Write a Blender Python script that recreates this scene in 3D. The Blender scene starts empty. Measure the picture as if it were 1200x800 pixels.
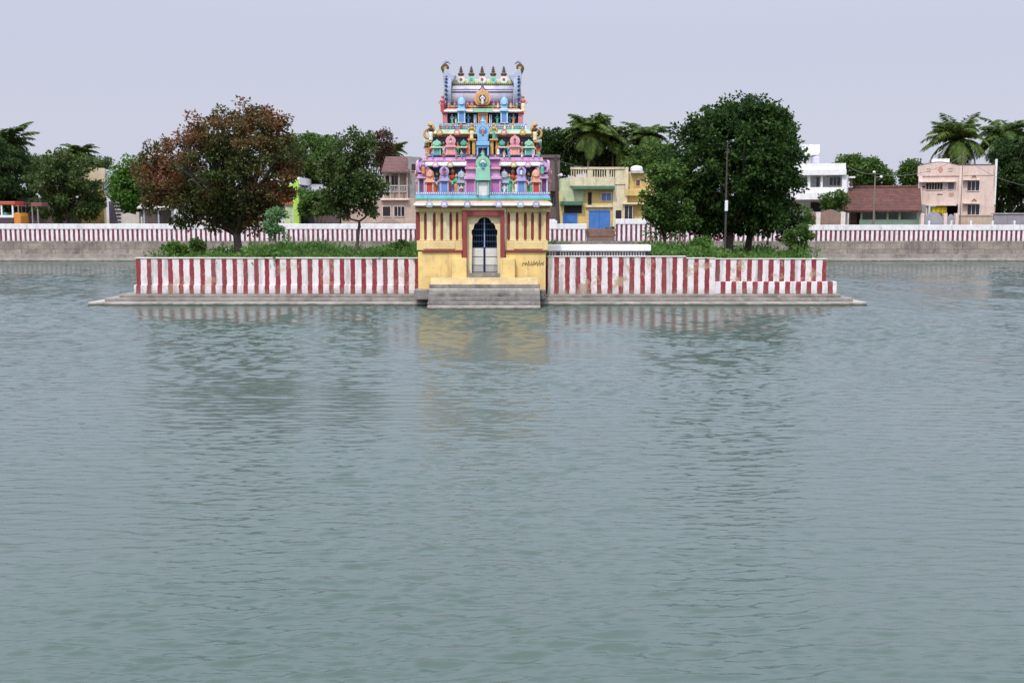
import bpy, bmesh, math, random
import numpy as np
from mathutils import Matrix, Vector
random.seed(7)
rng = np.random.default_rng(7)
R = math.radians
S = bpy.context.scene
COL = S.collection

# ------------------------------------------------------------------ camera
FPX, CAMH, HOR = 1287.0, 4.2, 255.0            # focal length in photo pixels, eye height, horizon row
PITCH = math.atan((400 - HOR) / FPX)
cd = bpy.data.cameras.new('camera')
cd.sensor_width = 36.0
cd.lens = 36.0 * FPX / 1200.0
cd.clip_end = 6000
cam = bpy.data.objects.new('camera', cd)
cam.location = (0, 0, CAMH)
cam.rotation_euler = (math.pi / 2 - PITCH, 0, 0)
COL.objects.link(cam)
S.camera = cam

# ------------------------------------------------------------------ sky, sun, exposure
SUN_EL, SUN_AZ = R(54), R(200)                 # azimuth clockwise from +Y: behind the viewer, a little to the left
W = bpy.data.worlds.new('World')
S.world = W
W.use_nodes = True
wn, wl = W.node_tree.nodes, W.node_tree.links
wn.clear()
sky = wn.new('ShaderNodeTexSky')
sky.sky_type = 'NISHITA'
sky.sun_disc = False
sky.sun_elevation = SUN_EL
sky.sun_rotation = SUN_AZ
sky.air_density = 1.2
sky.dust_density = 3.0
sky.ozone_density = 2.0
hs = wn.new('ShaderNodeHueSaturation')
hs.inputs['Saturation'].default_value = 0.75
mixw = wn.new('ShaderNodeMix')
mixw.data_type = 'RGBA'
mixw.inputs[0].default_value = 0.82
skc = wn.new('ShaderNodeMix'); skc.data_type = 'RGBA'      # thin hazy overcast, palest at the horizon
skc.inputs[6].default_value = (6.75, 6.95, 8.35, 1)
skc.inputs[7].default_value = (5.55, 5.75, 7.35, 1)
bg = wn.new('ShaderNodeBackground')
bg.inputs['Strength'].default_value = 0.105
wo = wn.new('ShaderNodeOutputWorld')
wl.new(sky.outputs[0], hs.inputs['Color'])
wl.new(hs.outputs[0], mixw.inputs[6])
# a bright hazy sky is lightest high up: the lift starts some way above the horizon
wtc = wn.new('ShaderNodeTexCoord'); wsp = wn.new('ShaderNodeSeparateXYZ'); wl.new(wtc.outputs['Generated'], wsp.inputs[0])
wmr = wn.new('ShaderNodeMapRange'); wmr.interpolation_type = 'SMOOTHSTEP'
wmr.inputs[1].default_value = .12; wmr.inputs[2].default_value = .70; wmr.inputs[3].default_value = 1.0; wmr.inputs[4].default_value = 3.1
wl.new(wsp.outputs[2], wmr.inputs[0])
wml = wn.new('ShaderNodeVectorMath'); wml.operation = 'SCALE'
wl.new(mixw.outputs[2], wml.inputs[0]); wl.new(wmr.outputs[0], wml.inputs['Scale'])
wl.new(wml.outputs[0], bg.inputs['Color'])
wm2 = wn.new('ShaderNodeMapRange'); wm2.inputs[1].default_value = .02; wm2.inputs[2].default_value = .24
wl.new(wsp.outputs[2], wm2.inputs[0]); wl.new(wm2.outputs[0], skc.inputs[0]); wl.new(skc.outputs[2], mixw.inputs[7])
wl.new(bg.outputs[0], wo.inputs['Surface'])
sd = bpy.data.lights.new('sun', 'SUN')
sd.energy = 2.3
sd.angle = R(1.5)
sd.color = (1.0, 0.95, 0.86)
sun = bpy.data.objects.new('sun', sd)
dv = Vector((math.sin(SUN_AZ) * math.cos(SUN_EL), math.cos(SUN_AZ) * math.cos(SUN_EL), math.sin(SUN_EL)))
sun.rotation_euler = dv.to_track_quat('Z', 'Y').to_euler()
sun.location = (0, -20, 60)
COL.objects.link(sun)
S.view_settings.view_transform = 'Standard'
S.view_settings.look = 'None'
S.view_settings.exposure = 0.0
S.view_settings.gamma = 1.0
S.cycles.use_denoising = True
S.cycles.max_bounces = 6
S.cycles.diffuse_bounces = 3
S.cycles.transparent_max_bounces = 6
S.cycles.sample_clamp_direct = 4.0
S.cycles.caustics_reflective = False
S.cycles.caustics_refractive = False

# ------------------------------------------------------------------ helpers
def at(px, py, Y):
    v = (400 - py) / FPX
    dy = math.cos(PITCH) + v * math.sin(PITCH)
    dz = -math.sin(PITCH) + v * math.cos(PITCH)
    t = Y / dy
    return t * (px - 600) / FPX, CAMH + t * dz
def X(px, py, Y): return at(px, py, Y)[0]
def Z(py, Y): return at(600, py, Y)[1]

WLOC = {}
def tag(o, label=None, cat=None, group=None, kind=None):
    if label: o['label'] = label
    if cat: o['category'] = cat
    if group: o['group'] = group
    if kind: o['kind'] = kind
    return o
def thing(name, label, cat, loc, group=None):
    o = bpy.data.objects.new(name, None)
    COL.objects.link(o)
    o.location = loc
    o.empty_display_size = 0.3
    WLOC[o] = Vector(loc)
    return tag(o, label, cat, group)

class MB:
    """collects shapes in world coordinates, then links them as ONE mesh object"""
    def __init__(s, xf=None):
        s.v, s.f, s.m, s.sm, s.cur, s.xf, s.smooth = [], [], [], [], 0, xf, False
    def add(s, vs, fs):
        b = len(s.v)
        for p in vs:
            p = Vector(p)
            s.v.append(s.xf @ p if s.xf else p)
        for f in fs:
            s.f.append([b + i for i in f]); s.m.append(s.cur); s.sm.append(s.smooth)
        return s
    def box(s, x0, x1, y0, y1, z0, z1):
        if x0 > x1: x0, x1 = x1, x0
        if y0 > y1: y0, y1 = y1, y0
        if z0 > z1: z0, z1 = z1, z0
        return s.add([(x0,y0,z0),(x1,y0,z0),(x1,y1,z0),(x0,y1,z0),(x0,y0,z1),(x1,y0,z1),(x1,y1,z1),(x0,y1,z1)],
                     [(0,3,2,1),(4,5,6,7),(0,1,5,4),(1,2,6,5),(2,3,7,6),(3,0,4,7)])
    def pbox(s, px0, px1, py0, py1, Yf, d):
        """box whose front face covers these photo pixels at distance Yf"""
        pm = (py0 + py1) / 2
        return s.box(X(px0, pm, Yf), X(px1, pm, Yf), Yf, Yf + d, Z(py1, Yf), Z(py0, Yf))
    def prism(s, pts, axis, a0, a1):
        """polygon (2-D points) extruded along axis: 'y' -> pts are (x,z); 'x' -> pts are (y,z); 'z' -> (x,y)"""
        def mk(p, a):
            return (p[0], a, p[1]) if axis == 'y' else ((a, p[0], p[1]) if axis == 'x' else (p[0], p[1], a))
        n = len(pts)
        vs = [mk(p, a0) for p in pts] + [mk(p, a1) for p in pts]
        fs = [list(range(n)), list(range(2*n-1, n-1, -1))] + [(i, i+n, (i+1) % n + n, (i+1) % n) for i in range(n)]
        return s.add(vs, fs)
    def tube(s, pts, rad, n=8):
        pts = [Vector(p) for p in pts]
        if not hasattr(rad, '__len__'): rad = [rad] * len(pts)
        vs, fs = [], []
        prev = None
        for i, p in enumerate(pts):
            d = (pts[min(i+1, len(pts)-1)] - pts[max(i-1, 0)]).normalized()
            ref = Vector((0, 0, 1)) if abs(d.z) < 0.9 else Vector((1, 0, 0))
            a = d.cross(ref).normalized() if prev is None else (prev - d * prev.dot(d)).normalized()
            prev = a
            b = d.cross(a)
            for k in range(n):
                t = 2 * math.pi * k / n
                vs.append(p + (a * math.cos(t) + b * math.sin(t)) * rad[i])
        for i in range(len(pts) - 1):
            for k in range(n):
                fs.append((i*n+k, i*n+(k+1) % n, (i+1)*n+(k+1) % n, (i+1)*n+k))
        fs.append(list(range(n))[::-1]); fs.append([(len(pts)-1)*n+k for k in range(n)])
        return s.add(vs, fs)
    def lathe(s, cx, cy, prof, n=12, sx=1.0, sy=1.0):
        """prof: list of (radius, z)"""
        vs, fs = [], []
        for r, z in prof:
            for k in range(n):
                t = 2 * math.pi * (k + .5) / n
                vs.append((cx + r*sx*math.cos(t), cy + r*sy*math.sin(t), z))
        for i in range(len(prof) - 1):
            for k in range(n):
                fs.append((i*n+k, i*n+(k+1) % n, (i+1)*n+(k+1) % n, (i+1)*n+k))
        fs.append(list(range(n))[::-1]); fs.append([(len(prof)-1)*n+k for k in range(n)])
        return s.add(vs, fs)
    def build(s, name, mats, parent=None, label=None, bevel=0.0):
        me = bpy.data.meshes.new(name)
        o = bpy.data.objects.new(name, me)
        off = WLOC.get(parent, Vector((0, 0, 0)))
        me.from_pydata([tuple(p - off) for p in s.v], [], s.f)
        if not isinstance(mats, (list, tuple)): mats = [mats]
        for m in mats: me.materials.append(m)
        me.polygons.foreach_set('material_index', s.m)
        me.polygons.foreach_set('use_smooth', s.sm)
        bm = bmesh.new(); bm.from_mesh(me)
        bmesh.ops.recalc_face_normals(bm, faces=bm.faces)
        bm.to_mesh(me); bm.free()
        COL.objects.link(o)
        if bevel:
            b = o.modifiers.new('bevel', 'BEVEL'); b.width = bevel; b.segments = 2; b.limit_method = 'ANGLE'
        if parent: o.parent = parent
        WLOC[o] = off
        if label: o['label'] = label
        return o

def raw_mesh(name, verts, quads, mats, parent=None, midx=None):
    """fast mesh from numpy arrays: verts (N,3) world coords, quads (M,4)"""
    me = bpy.data.meshes.new(name)
    off = np.array(WLOC.get(parent, Vector((0, 0, 0))))
    verts = (verts - off).astype(np.float32)
    n, m = len(verts), len(quads)
    me.vertices.add(n); me.vertices.foreach_set('co', verts.ravel())
    me.loops.add(m * 4); me.loops.foreach_set('vertex_index', quads.astype(np.int32).ravel())
    me.polygons.add(m); me.polygons.foreach_set('loop_start', np.arange(0, m * 4, 4, dtype=np.int32))
    me.polygons.foreach_set('loop_total', np.full(m, 4, dtype=np.int32))
    if not isinstance(mats, (list, tuple)): mats = [mats]
    for k in mats: me.materials.append(k)
    if midx is not None: me.polygons.foreach_set('material_index', midx.astype(np.int32))
    me.update(calc_edges=True); me.validate()
    o = bpy.data.objects.new(name, me)
    COL.objects.link(o)
    if parent: o.parent = parent
    WLOC[o] = Vector(off)
    return o

# ------------------------------------------------------------------ materials
def nt(name):
    m = bpy.data.materials.new(name); m.use_nodes = True
    n, l = m.node_tree.nodes, m.node_tree.links
    return m, n, l, n['Principled BSDF']
def rgba(c): return (c[0], c[1], c[2], 1)
def node(n, t, **kw):
    x = n.new(t)
    for k, v in kw.items(): setattr(x, k, v)
    return x
def mix(n, l, a, b, f, blend='MIX'):
    x = node(n, 'ShaderNodeMix', data_type='RGBA', blend_type=blend)
    for s, v in ((6, a), (7, b)):
        if isinstance(v, (tuple, list)): x.inputs[s].default_value = rgba(v)
        else: l.new(v, x.inputs[s])
    if isinstance(f, (int, float)): x.inputs[0].default_value = f
    else: l.new(f, x.inputs[0])
    return x.outputs[2]
def noise(n, l, co, scale, detail=5, rough=.6, lo=None, hi=None, stretch=None):
    if stretch:
        mp = node(n, 'ShaderNodeMapping'); mp.inputs['Scale'].default_value = stretch
        l.new(co, mp.inputs[0]); co = mp.outputs[0]
    t = node(n, 'ShaderNodeTexNoise'); t.inputs['Scale'].default_value = scale
    t.inputs['Detail'].default_value = detail; t.inputs['Roughness'].default_value = rough
    l.new(co, t.inputs['Vector'])
    if lo is None: return t.outputs[0]
    r = node(n, 'ShaderNodeMapRange'); r.inputs[1].default_value = lo; r.inputs[2].default_value = hi
    l.new(t.outputs[0], r.inputs[0]); return r.outputs[0]
def math_(n, l, op, a, b=0.0):
    x = node(n, 'ShaderNodeMath', operation=op)
    for i, v in enumerate((a, b)):
        if isinstance(v, (int, float)): x.inputs[i].default_value = v
        else: l.new(v, x.inputs[i])
    return x.outputs[0]
def bump(n, l, bs, h, dist, st=1.0):
    b = node(n, 'ShaderNodeBump'); b.inputs['Distance'].default_value = dist; b.inputs['Strength'].default_value = st
    l.new(h, b.inputs['Height']); l.new(b.outputs[0], bs.inputs['Normal'])

_pc = {}
def paint(name, col, stain=(.12,.10,.08), amt=.35, var=.2, rough=.75, scale=1.6):
    """weathered painted plaster: blotchy tone, vertical rain streaks, patches of grime"""
    if name in _pc: return _pc[name]
    m, n, l, bs = nt(name)
    co = node(n, 'ShaderNodeTexCoord').outputs['Object']
    a = noise(n, l, co, scale, 6, .65, .3, .7)
    c = mix(n, l, [x*(1-var) for x in col], [min(x*(1+var*.6), .92) for x in col], a)
    st = noise(n, l, co, 1.0, 5, .65, .52, .78, (3.0, 3.0, .45))
    f = math_(n, l, 'MULTIPLY', st, amt)
    c = mix(n, l, c, stain, f)
    g = noise(n, l, co, 5.5, 6, .7, .58, .72)
    c = mix(n, l, c, stain, math_(n, l, 'MULTIPLY', g, amt * .8))
    l.new(c, bs.inputs['Base Color'])
    bs.inputs['Roughness'].default_value = rough
    bump(n, l, bs, noise(n, l, co, 22, 4), .01, .5)
    _pc[name] = m
    return m

def stripes(name, pitch, duty, phase, red, white, peel=.0, grime=.4):
    m, n, l, bs = nt(name)
    co = node(n, 'ShaderNodeTexCoord').outputs['Object']
    sp = node(n, 'ShaderNodeSeparateXYZ'); l.new(co, sp.inputs[0])
    nm = node(n, 'ShaderNodeSeparateXYZ'); l.new(node(n, 'ShaderNodeTexCoord').outputs['Normal'], nm.inputs[0])
    side_ = math_(n, l, 'GREATER_THAN', math_(n, l, 'ABSOLUTE', nm.outputs[0]), .7)
    u = math_(n, l, 'ADD', math_(n, l, 'MULTIPLY', sp.outputs[0], math_(n, l, 'SUBTRACT', 1.0, side_)), math_(n, l, 'MULTIPLY', sp.outputs[1], side_))
    wob = math_(n, l, 'MULTIPLY', math_(n, l, 'SUBTRACT', noise(n, l, co, 3.0, 4, .6), .5), .10 * pitch / .52)
    u = math_(n, l, 'ADD', u, wob)
    wob2 = math_(n, l, 'MULTIPLY', math_(n, l, 'SUBTRACT', noise(n, l, co, .55, 2, .5, None, None, (1, 1, .05)), .5), .08 * pitch / .52)
    u = math_(n, l, 'ADD', u, wob2)
    fr = math_(n, l, 'FRACT', math_(n, l, 'ADD', math_(n, l, 'DIVIDE', u, pitch), phase))
    isr = math_(n, l, 'LESS_THAN', fr, duty)
    rv = mix(n, l, [x*.75 for x in red], [min(1, x*1.25) for x in red], noise(n, l, co, 2.2, 6, .7, .3, .7))
    # chalky worn patches where the red has rubbed thin
    rv = mix(n, l, rv, (.45, .22, .18), math_(n, l, 'MULTIPLY', noise(n, l, co, 4.0, 6, .7, .56, .76), .55))
    wv = mix(n, l, [x*.86 for x in white], white, noise(n, l, co, 1.3, 6, .7, .35, .65))
    c = mix(n, l, wv, rv, isr)
    if peel:
        pl = math_(n, l, 'MULTIPLY', noise(n, l, co, .9, 6, .7, .54, .62), peel)
        c = mix(n, l, c, (.42, .30, .20), pl)
    st = noise(n, l, co, 1.0, 6, .7, .50, .80, (2.2, 2.2, .4))
    c = mix(n, l, c, (.16, .14, .13), math_(n, l, 'MULTIPLY', st, grime))
    sp2 = noise(n, l, co, 9, 6, .75, .60, .72)
    c = mix(n, l, c, (.13, .12, .11), math_(n, l, 'MULTIPLY', sp2, grime))
    # earth splashed up the foot of the wall
    ft = node(n, 'ShaderNodeMapRange'); ft.inputs[1].default_value = .55; ft.inputs[2].default_value = 0
    l.new(math_(n, l, 'ADD', sp.outputs[2], math_(n, l, 'MULTIPLY', noise(n, l, co, 2.5, 5, .7), .5)), ft.inputs[0])
    c = mix(n, l, c, (.20, .165, .13), math_(n, l, 'MULTIPLY', ft.outputs[0], grime))
    l.new(c, bs.inputs['Base Color']); bs.inputs['Roughness'].default_value = .85
    bump(n, l, bs, noise(n, l, co, 14, 5), .015, .6)
    return m

def stone(name, c0, c1, c2=(.06,.055,.05), scale=1.2, blocks=None, dark=.55, wet=False):
    m, n, l, bs = nt(name)
    co = node(n, 'ShaderNodeTexCoord').outputs['Object']
    c = mix(n, l, c0, c1, noise(n, l, co, scale, 7, .7, .32, .68))
    c = mix(n, l, c, c2, math_(n, l, 'MULTIPLY', noise(n, l, co, scale*.8, 6, .75, .50, .72, (1.6, 1.6, .8)), dark))
    c = mix(n, l, c, [min(.8, x*1.6) for x in c1], math_(n, l, 'MULTIPLY', noise(n, l, co, scale*4, 5, .7, .60, .75), .6))
    h = noise(n, l, co, scale*9, 6)
    if blocks:
        br = node(n, 'ShaderNodeTexBrick')
        cc = node(n, 'ShaderNodeCombineXYZ'); sp = node(n, 'ShaderNodeSeparateXYZ'); l.new(co, sp.inputs[0])
        jit = math_(n, l, 'MULTIPLY', noise(n, l, co, 1.5, 3), .25)
        l.new(math_(n, l, 'ADD', math_(n, l, 'ADD', sp.outputs[0], sp.outputs[1]), jit), cc.inputs[0])
        l.new(math_(n, l, 'ADD', sp.outputs[2], jit), cc.inputs[1]); l.new(cc.outputs[0], br.inputs['Vector'])
        br.inputs['Scale'].default_value = 1; br.inputs['Brick Width'].default_value = blocks[0]
        br.inputs['Row Height'].default_value = blocks[1]; br.inputs['Mortar Size'].default_value = blocks[2]
        br.inputs['Color1'].default_value = (1.15,1.1,1.05,1); br.inputs['Color2'].default_value = (.72,.7,.68,1); br.inputs['Mortar'].default_value = (.5,.48,.46,1)
        c = mix(n, l, c, br.outputs[0], .8, 'MULTIPLY')
    if wet:      # damp, algae-green tide band just above the water
        sp_ = node(n, 'ShaderNodeSeparateXYZ'); l.new(co, sp_.inputs[0])
        lvl = math_(n, l, 'SUBTRACT', sp_.outputs[2], math_(n, l, 'MULTIPLY', noise(n, l, co, 1.7, 5, .7), .16))
        c = mix(n, l, c, (.045, .05, .03), math_(n, l, 'MULTIPLY', math_(n, l, 'LESS_THAN', lvl, 0.0), .85))
    l.new(c, bs.inputs['Base Color']); bs.inputs['Roughness'].default_value = .88
    bump(n, l, bs, h, .04, .7)
    return m

def leaf(name, cols, nscale=.5, patch=None, trans=.32, rough=.6):
    """foliage: every leaf takes its own tone, larger clumps drift between colours"""
    m, n, l, bs = nt(name)
    geo = node(n, 'ShaderNodeNewGeometry')
    rp = node(n, 'ShaderNodeValToRGB')
    els = rp.color_ramp.elements
    for i, c in enumerate(cols):
        e = els[i] if i < 2 else els.new(1)
        e.position = i / (len(cols) - 1)
    for i, c in enumerate(cols): els[i].color = rgba(c)
    co = node(n, 'ShaderNodeTexCoord').outputs['Object']
    f = math_(n, l, 'ADD', math_(n, l, 'MULTIPLY', geo.outputs['Random Per Island'], .6), math_(n, l, 'MULTIPLY', noise(n, l, co, nscale, 3, .5, .3, .7), .4))
    l.new(f, rp.inputs[0])
    c = rp.outputs[0]
    if patch:
        c = mix(n, l, c, patch[0], math_(n, l, 'MULTIPLY', noise(n, l, co, patch[1], 4, .6, patch[2], patch[2] + .16), patch[3]))
    l.new(c, bs.inputs['Base Color']); bs.inputs['Roughness'].default_value = rough
    bs.inputs['Specular IOR Level'].default_value = .15
    tr = node(n, 'ShaderNodeBsdfTranslucent'); l.new(c, tr.inputs[0])
    ms = node(n, 'ShaderNodeMixShader'); ms.inputs[0].default_value = trans
    l.new(bs.outputs[0], ms.inputs[1]); l.new(tr.outputs[0], ms.inputs[2])
    l.new(ms.outputs[0], n['Material Output'].inputs[0])
    return m

def plain(name, col, rough=.5, metal=0.0, var=.15):
    if name in _pc: return _pc[name]
    m, n, l, bs = nt(name)
    co = node(n, 'ShaderNodeTexCoord').outputs['Object']
    l.new(mix(n, l, [x*(1-var) for x in col], [min(.9, x*(1+var)) for x in col], noise(n, l, co, 4, 5, .6, .3, .7)), bs.inputs['Base Color'])
    bs.inputs['Roughness'].default_value = rough; bs.inputs['Metallic'].default_value = metal
    _pc[name] = m
    return m

def water_mat():
    m, n, l, bs = nt('tank_water')
    co = node(n, 'ShaderNodeTexCoord').outputs['Object']
    c = mix(n, l, (.060, .094, .073), (.076, .109, .092), noise(n, l, co, .05, 3, .5, .35, .65))
    l.new(c, bs.inputs['Base Color'])
    bs.inputs['Roughness'].default_value = .14
    bs.inputs['IOR'].default_value = 1.38
    h1 = noise(n, l, co, 1.0, 3, .55, None, None, (5, 11, 1))
    h2 = noise(n, l, co, 1.0, 2, .5, None, None, (14, 26, 1))
    h = math_(n, l, 'ADD', math_(n, l, 'MULTIPLY', h1, .006), math_(n, l, 'MULTIPLY', h2, .0014))
    bump(n, l, bs, h, 1.0, 1.0)
    return m

# ================================================================== SETTING
YI = 53.6                      # face of the island's front wall
YF = 108.0                     # face of the far embankment
ground_m = stone('dry_earth', (.20,.16,.11), (.30,.25,.18), scale=.4)
def sheet(name, x0, x1, y0, y1, z, m):
    me = bpy.data.meshes.new(name)
    me.from_pydata([(x0,y0,z),(x1,y0,z),(x1,y1,z),(x0,y1,z)], [], [(0,1,2,3)])
    me.materials.append(m)
    o = bpy.data.objects.new(name, me); COL.objects.link(o)
    o['kind'] = 'structure'
    return o
def water_surface():
    # one sheet of real wavelets; rows and columns are closer together near the bank where the small waves can be seen
    ys = np.concatenate([[-30, -5, 2], np.geomspace(5.0, YF + .3, 1350)])
    u = np.concatenate([[-1], np.linspace(-1, 1, 620), [1]])
    half = np.maximum(.60*ys + 4, 6)
    xx = half[:, None]*u[None, :]
    xx[:, 0], xx[:, -1] = -300, 300
    yy = np.repeat(ys[:, None], len(u), 1)
    dy = np.gradient(ys)[:, None]
    wr = np.random.default_rng(3)
    zz = np.zeros_like(xx); ox = np.zeros_like(xx); oy = np.zeros_like(xx)
    N = 100
    patch = np.ones_like(xx)
    for k in range(9):
        a = wr.uniform(0, 2*np.pi); lam = wr.uniform(5, 22)
        patch += .16*np.sin(2*np.pi/lam*(xx*np.cos(a)*.6 + yy*np.sin(a)) + wr.uniform(0, 6.28))
    patch = np.clip(patch, .45, 1.7)
    calm = 1.0 + .25*np.clip((yy - 25)/25, 0, 1)
    lams = .085*(6.2 ** (np.arange(N)/(N - 1)))*wr.uniform(.9, 1.1, N)
    wt = 1.2 - .5*np.arange(N)/N
    fades = np.clip(lams[None, :]/(2.8*dy) - .2, 0, 1)
    # the energy of ripples too small for the sheet goes to those that remain, so the far water stays as rough
    gain = np.clip(np.sqrt((wt**2).sum()/np.maximum(((wt*fades)**2).sum(1), 1e-3)), 1, 2.2)[:, None]
    for k in range(N):
        lam = lams[k]
        th = np.pi/2 + wr.normal(0, .25) + (.07 if k % 2 else -.07)
        kk = 2*np.pi/lam
        A = .0220*wt[k]/kk*1.414*fades[:, k:k+1]*gain*patch*calm
        ph = kk*(xx*np.cos(th) + yy*np.sin(th)) + wr.uniform(0, 6.28)
        zz += A*np.cos(ph); q = A*np.sin(ph)*.6
        ox -= q*np.cos(th); oy -= q*np.sin(th)
    inner = np.ones_like(xx); inner[:, 0] = inner[:, -1] = 0; inner[:3] = 0; inner[-2:] = 0
    zz *= inner; ox *= inner; oy *= inner
    V = np.stack([xx + ox, yy + oy, zz], -1).reshape(-1, 3)
    nr, nc = xx.shape
    i = (np.arange(nr - 1)[:, None]*nc + np.arange(nc - 1)[None, :]).ravel()
    o = raw_mesh('water', V, np.stack([i, i + 1, i + nc + 1, i + nc], 1), water_mat())
    o.data.polygons.foreach_set('use_smooth', np.ones(len(i), dtype=bool))
    o['kind'] = 'structure'
water_surface()
sheet('ground', -2500, 2500, YF + .4, 4000, 2.38, ground_m)
sheet('road', -300, 300, 110.2, 114.5, 2.384, stone('asphalt', (.05,.05,.05), (.07,.068,.065), scale=1.5))
sheet('tank_bed', -300, 300, -30, YF + .3, -1.5, stone('mud', (.05,.06,.04), (.08,.08,.06)))

# ---- far bank
rub = stone('rubble_masonry', (.19,.165,.14), (.38,.34,.29), (.045,.04,.04), .7, (1.5, .62, .03), .95)
led = stone('ledge_stone', (.19,.17,.145), (.33,.30,.26), (.07,.065,.055), 1.0, None, .7)
bleach = stone('bleached_stone', (.27,.25,.22), (.46,.43,.37), (.10,.095,.08), 1.2, None, .6, True)
white = paint('whitewash', (.74,.73,.72), (.22,.20,.18), .55, .14)
zb, zs, zt = Z(282.5, YF), Z(297.5, YF), Z(262.5, YF)
t = thing('retaining_wall', 'long grey rubble stone embankment rising from the water under the far striped parapet', 'retaining wall', (0, YF, 0))
MB().box(-220, 220, YF, YF + .9, -1.4, zb).build('stone_face', rub, t)
MB().box(-220, 220, YF - .9, YF - .002, -1.4, zs - .02).build('ledge', led, t)
MB().box(-220, 220, YF - 1.7, YF - .902, -1.4, .27).build('lower_step', bleach, t)

MAROON, RED = (.16, .022, .045), (.25, .030, .034)
WHT = (.80, .78, .77)
farst = stripes('far_stripes', .478, .47, .1, MAROON, WHT, .15, .45)
def far_wall(px0, px1, ptop, label, cop=True):
    x0, x1 = X(px0, 275, YF), X(px1, 275, YF)
    t = thing('striped_parapet', label, 'wall', ((x0 + x1) / 2, YF + .1, zb), 'striped parapets along the far bank')
    z1 = Z(ptop, YF)
    zc = z1 - .52 if cop else z1 - .06
    MB().box(x0, x1, YF + .1, YF + .5, zb + .004, zc).build('striped_face', farst, t)
    if cop:
        MB().box(x0 - .04, x1 + .04, YF + .04, YF + .56, zc + .002, z1).build('coping', white, t, bevel=.03)
    else:
        MB().box(x0 - .02, x1 + .02, YF + .06, YF + .54, zc + .002, z1).build('coping', white, t, bevel=.02)
    return t
far_wall(-1500, 687, 262.3, 'long low red and white striped parapet left of the brown steps on the far bank')
far_wall(722, 905, 256.5, 'taller red and white striped wall beside the brown steps, partly behind the big green tree')
far_wall(906, 2700, 263.6, 'low striped parapet on the far bank below the tiled and pink houses')
brn = stone('brown_stone', (.17,.10,.08), (.25,.16,.12), (.06,.04,.04), 2.0)
t = thing('ghat_steps', 'brown stone steps down through the gap between the striped walls, below the blue doors', 'steps', (X(704, 275, YF), YF, zb))
xa, xb = X(687.6, 275, YF), X(721.4, 275, YF)
for k in range(6):
    MB().box(xa + .06, xb - .06, YF + .02 + .22*k, YF + .9 + .22*k, zb + .006 + .2*k, zb + .2*(k+1)).build('step', brn, t)
t = thing('gate_pillar', 'short white pillar block at the end of the parapet right of the temple tower', 'pillar', (X(647, 262, YF), YF, Z(264, YF)))
MB().pbox(641, 653, 258.5, 262.4, YF + .05, .5).build('block', white, t, bevel=.03)
MB().pbox(643, 651, 257, 258.4, YF + .1, .4).build('cap', white, t, bevel=.03)

# ---- the island
zw0, zw1 = .5, Z(303.2, YI)
xl, xr = X(160, 325, YI), X(968, 325, YI)
YB = 71.0
GXc = X(565.5, 300, 53)
gl, gr = X(489, 320, 53), X(641, 320, 53)       # sides of the tower
t = thing('stepped_plinth', 'low grey stepped stone plinth that carries the island above the water', 'plinth', ((xl + xr) / 2, YI, 0))
def ringbox(m, ex, z0, z1, fy):
    m.box(xl - ex, xr + ex * .85, YI - fy, YB + ex, z0, z1)
mb = MB(); ringbox(mb, 2.02, -1.4, .17, 1.05); mb.build('lower_step', bleach, t, bevel=.03)
mb = MB(); ringbox(mb, 1.35, .172, .34, .70); mb.build('middle_step', led, t, bevel=.03)
mb = MB(); ringbox(mb, .75, .342, .5, .40); mb.build('upper_step', led, t, bevel=.03)
sheet('island_ground', xl + .3, xr - .3, YI + .3, YB, 1.85, ground_m)
def ipitch(px): return px * YI / FPX / math.cos(PITCH)
st_l = stripes('island_stripes_left', .523, .43, .02, RED, (.78,.73,.72), .5, .85)
st_r = stripes('island_stripes_right', .523, .45, .30, RED, (.78,.74,.72), .85, .85)
st_rl = stripes('island_stripes_base', .523, .47, .80, RED, WHT, .3, .7)
cop_m = paint('lime_coping', (.62,.58,.52), (.14,.12,.11), .5, .2)
t = thing('striped_wall', 'red and white striped island wall left of the tower', 'wall', (xl, YI, zw0), 'striped walls of the island')
MB().box(xl, gl - .02, YI, YI + .35, zw0 + .44, zw1).build('front_face', st_l, t)
MB().box(xl - .12, gl - .02, YI - .10, YI + .36, zw0 + .003, zw0 + .438).build('base_course', st_l, t, bevel=.02)
MB().box(xl, xl + .35, YI + .352, YB, zw0 + .002, zw1).build('side_wall', st_l, t)
MB().box(xl + .352, xr - .352, YB - .35, YB, zw0 + .002, 1.86).build('rear_wall', st_l, t)
MB().box(xl - .03, gl - .02, YI - .04, YI + .40, zw1 + .002, zw1 + .06).build('coping', cop_m, t, bevel=.015)
t = thing('striped_wall', 'stained red and white striped island wall right of the tower, upper part set back at its far end', 'wall', (gr, YI, zw0), 'striped walls of the island')
xm, xm2 = X(803, 320, YI), X(838, 320, YI)
MB().box(gr + .02, xm, YI - .09, YI + .35, zw0 + .44, Z(301.2, YI)).build('front_face', st_r, t)
MB().box(xm + .002, xm2, YI - .085, YI + .35, zw0 + .44, zw1).build('front_face', st_r, t)
MB().box(xm2 + .002, xr, YI + .02, YI + .35, zw0 + .44, zw1 - .04).build('front_face', st_r, t)
MB().box(gr + .02, xm2, YI - .10, YI + .36, zw0 + .003, zw0 + .438).build('base_course', st_r, t)
MB().box(xm2 + .002, xr + .5, YI - .12, YI + .36, zw0 + .003, zw0 + .60).build('base_course', st_rl, t, bevel=.02)
MB().box(xr - .35, xr, YI + .352, YB, zw0 + .002, zw1 - .04).build('side_wall', st_rl, t)
mb = MB(); mb.box(gr + .02, xm + .02, YI - .13, YI + .39, Z(301.2, YI) + .002, Z(301.2, YI) + .05); mb.build('coping', cop_m, t, bevel=.015)
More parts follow.
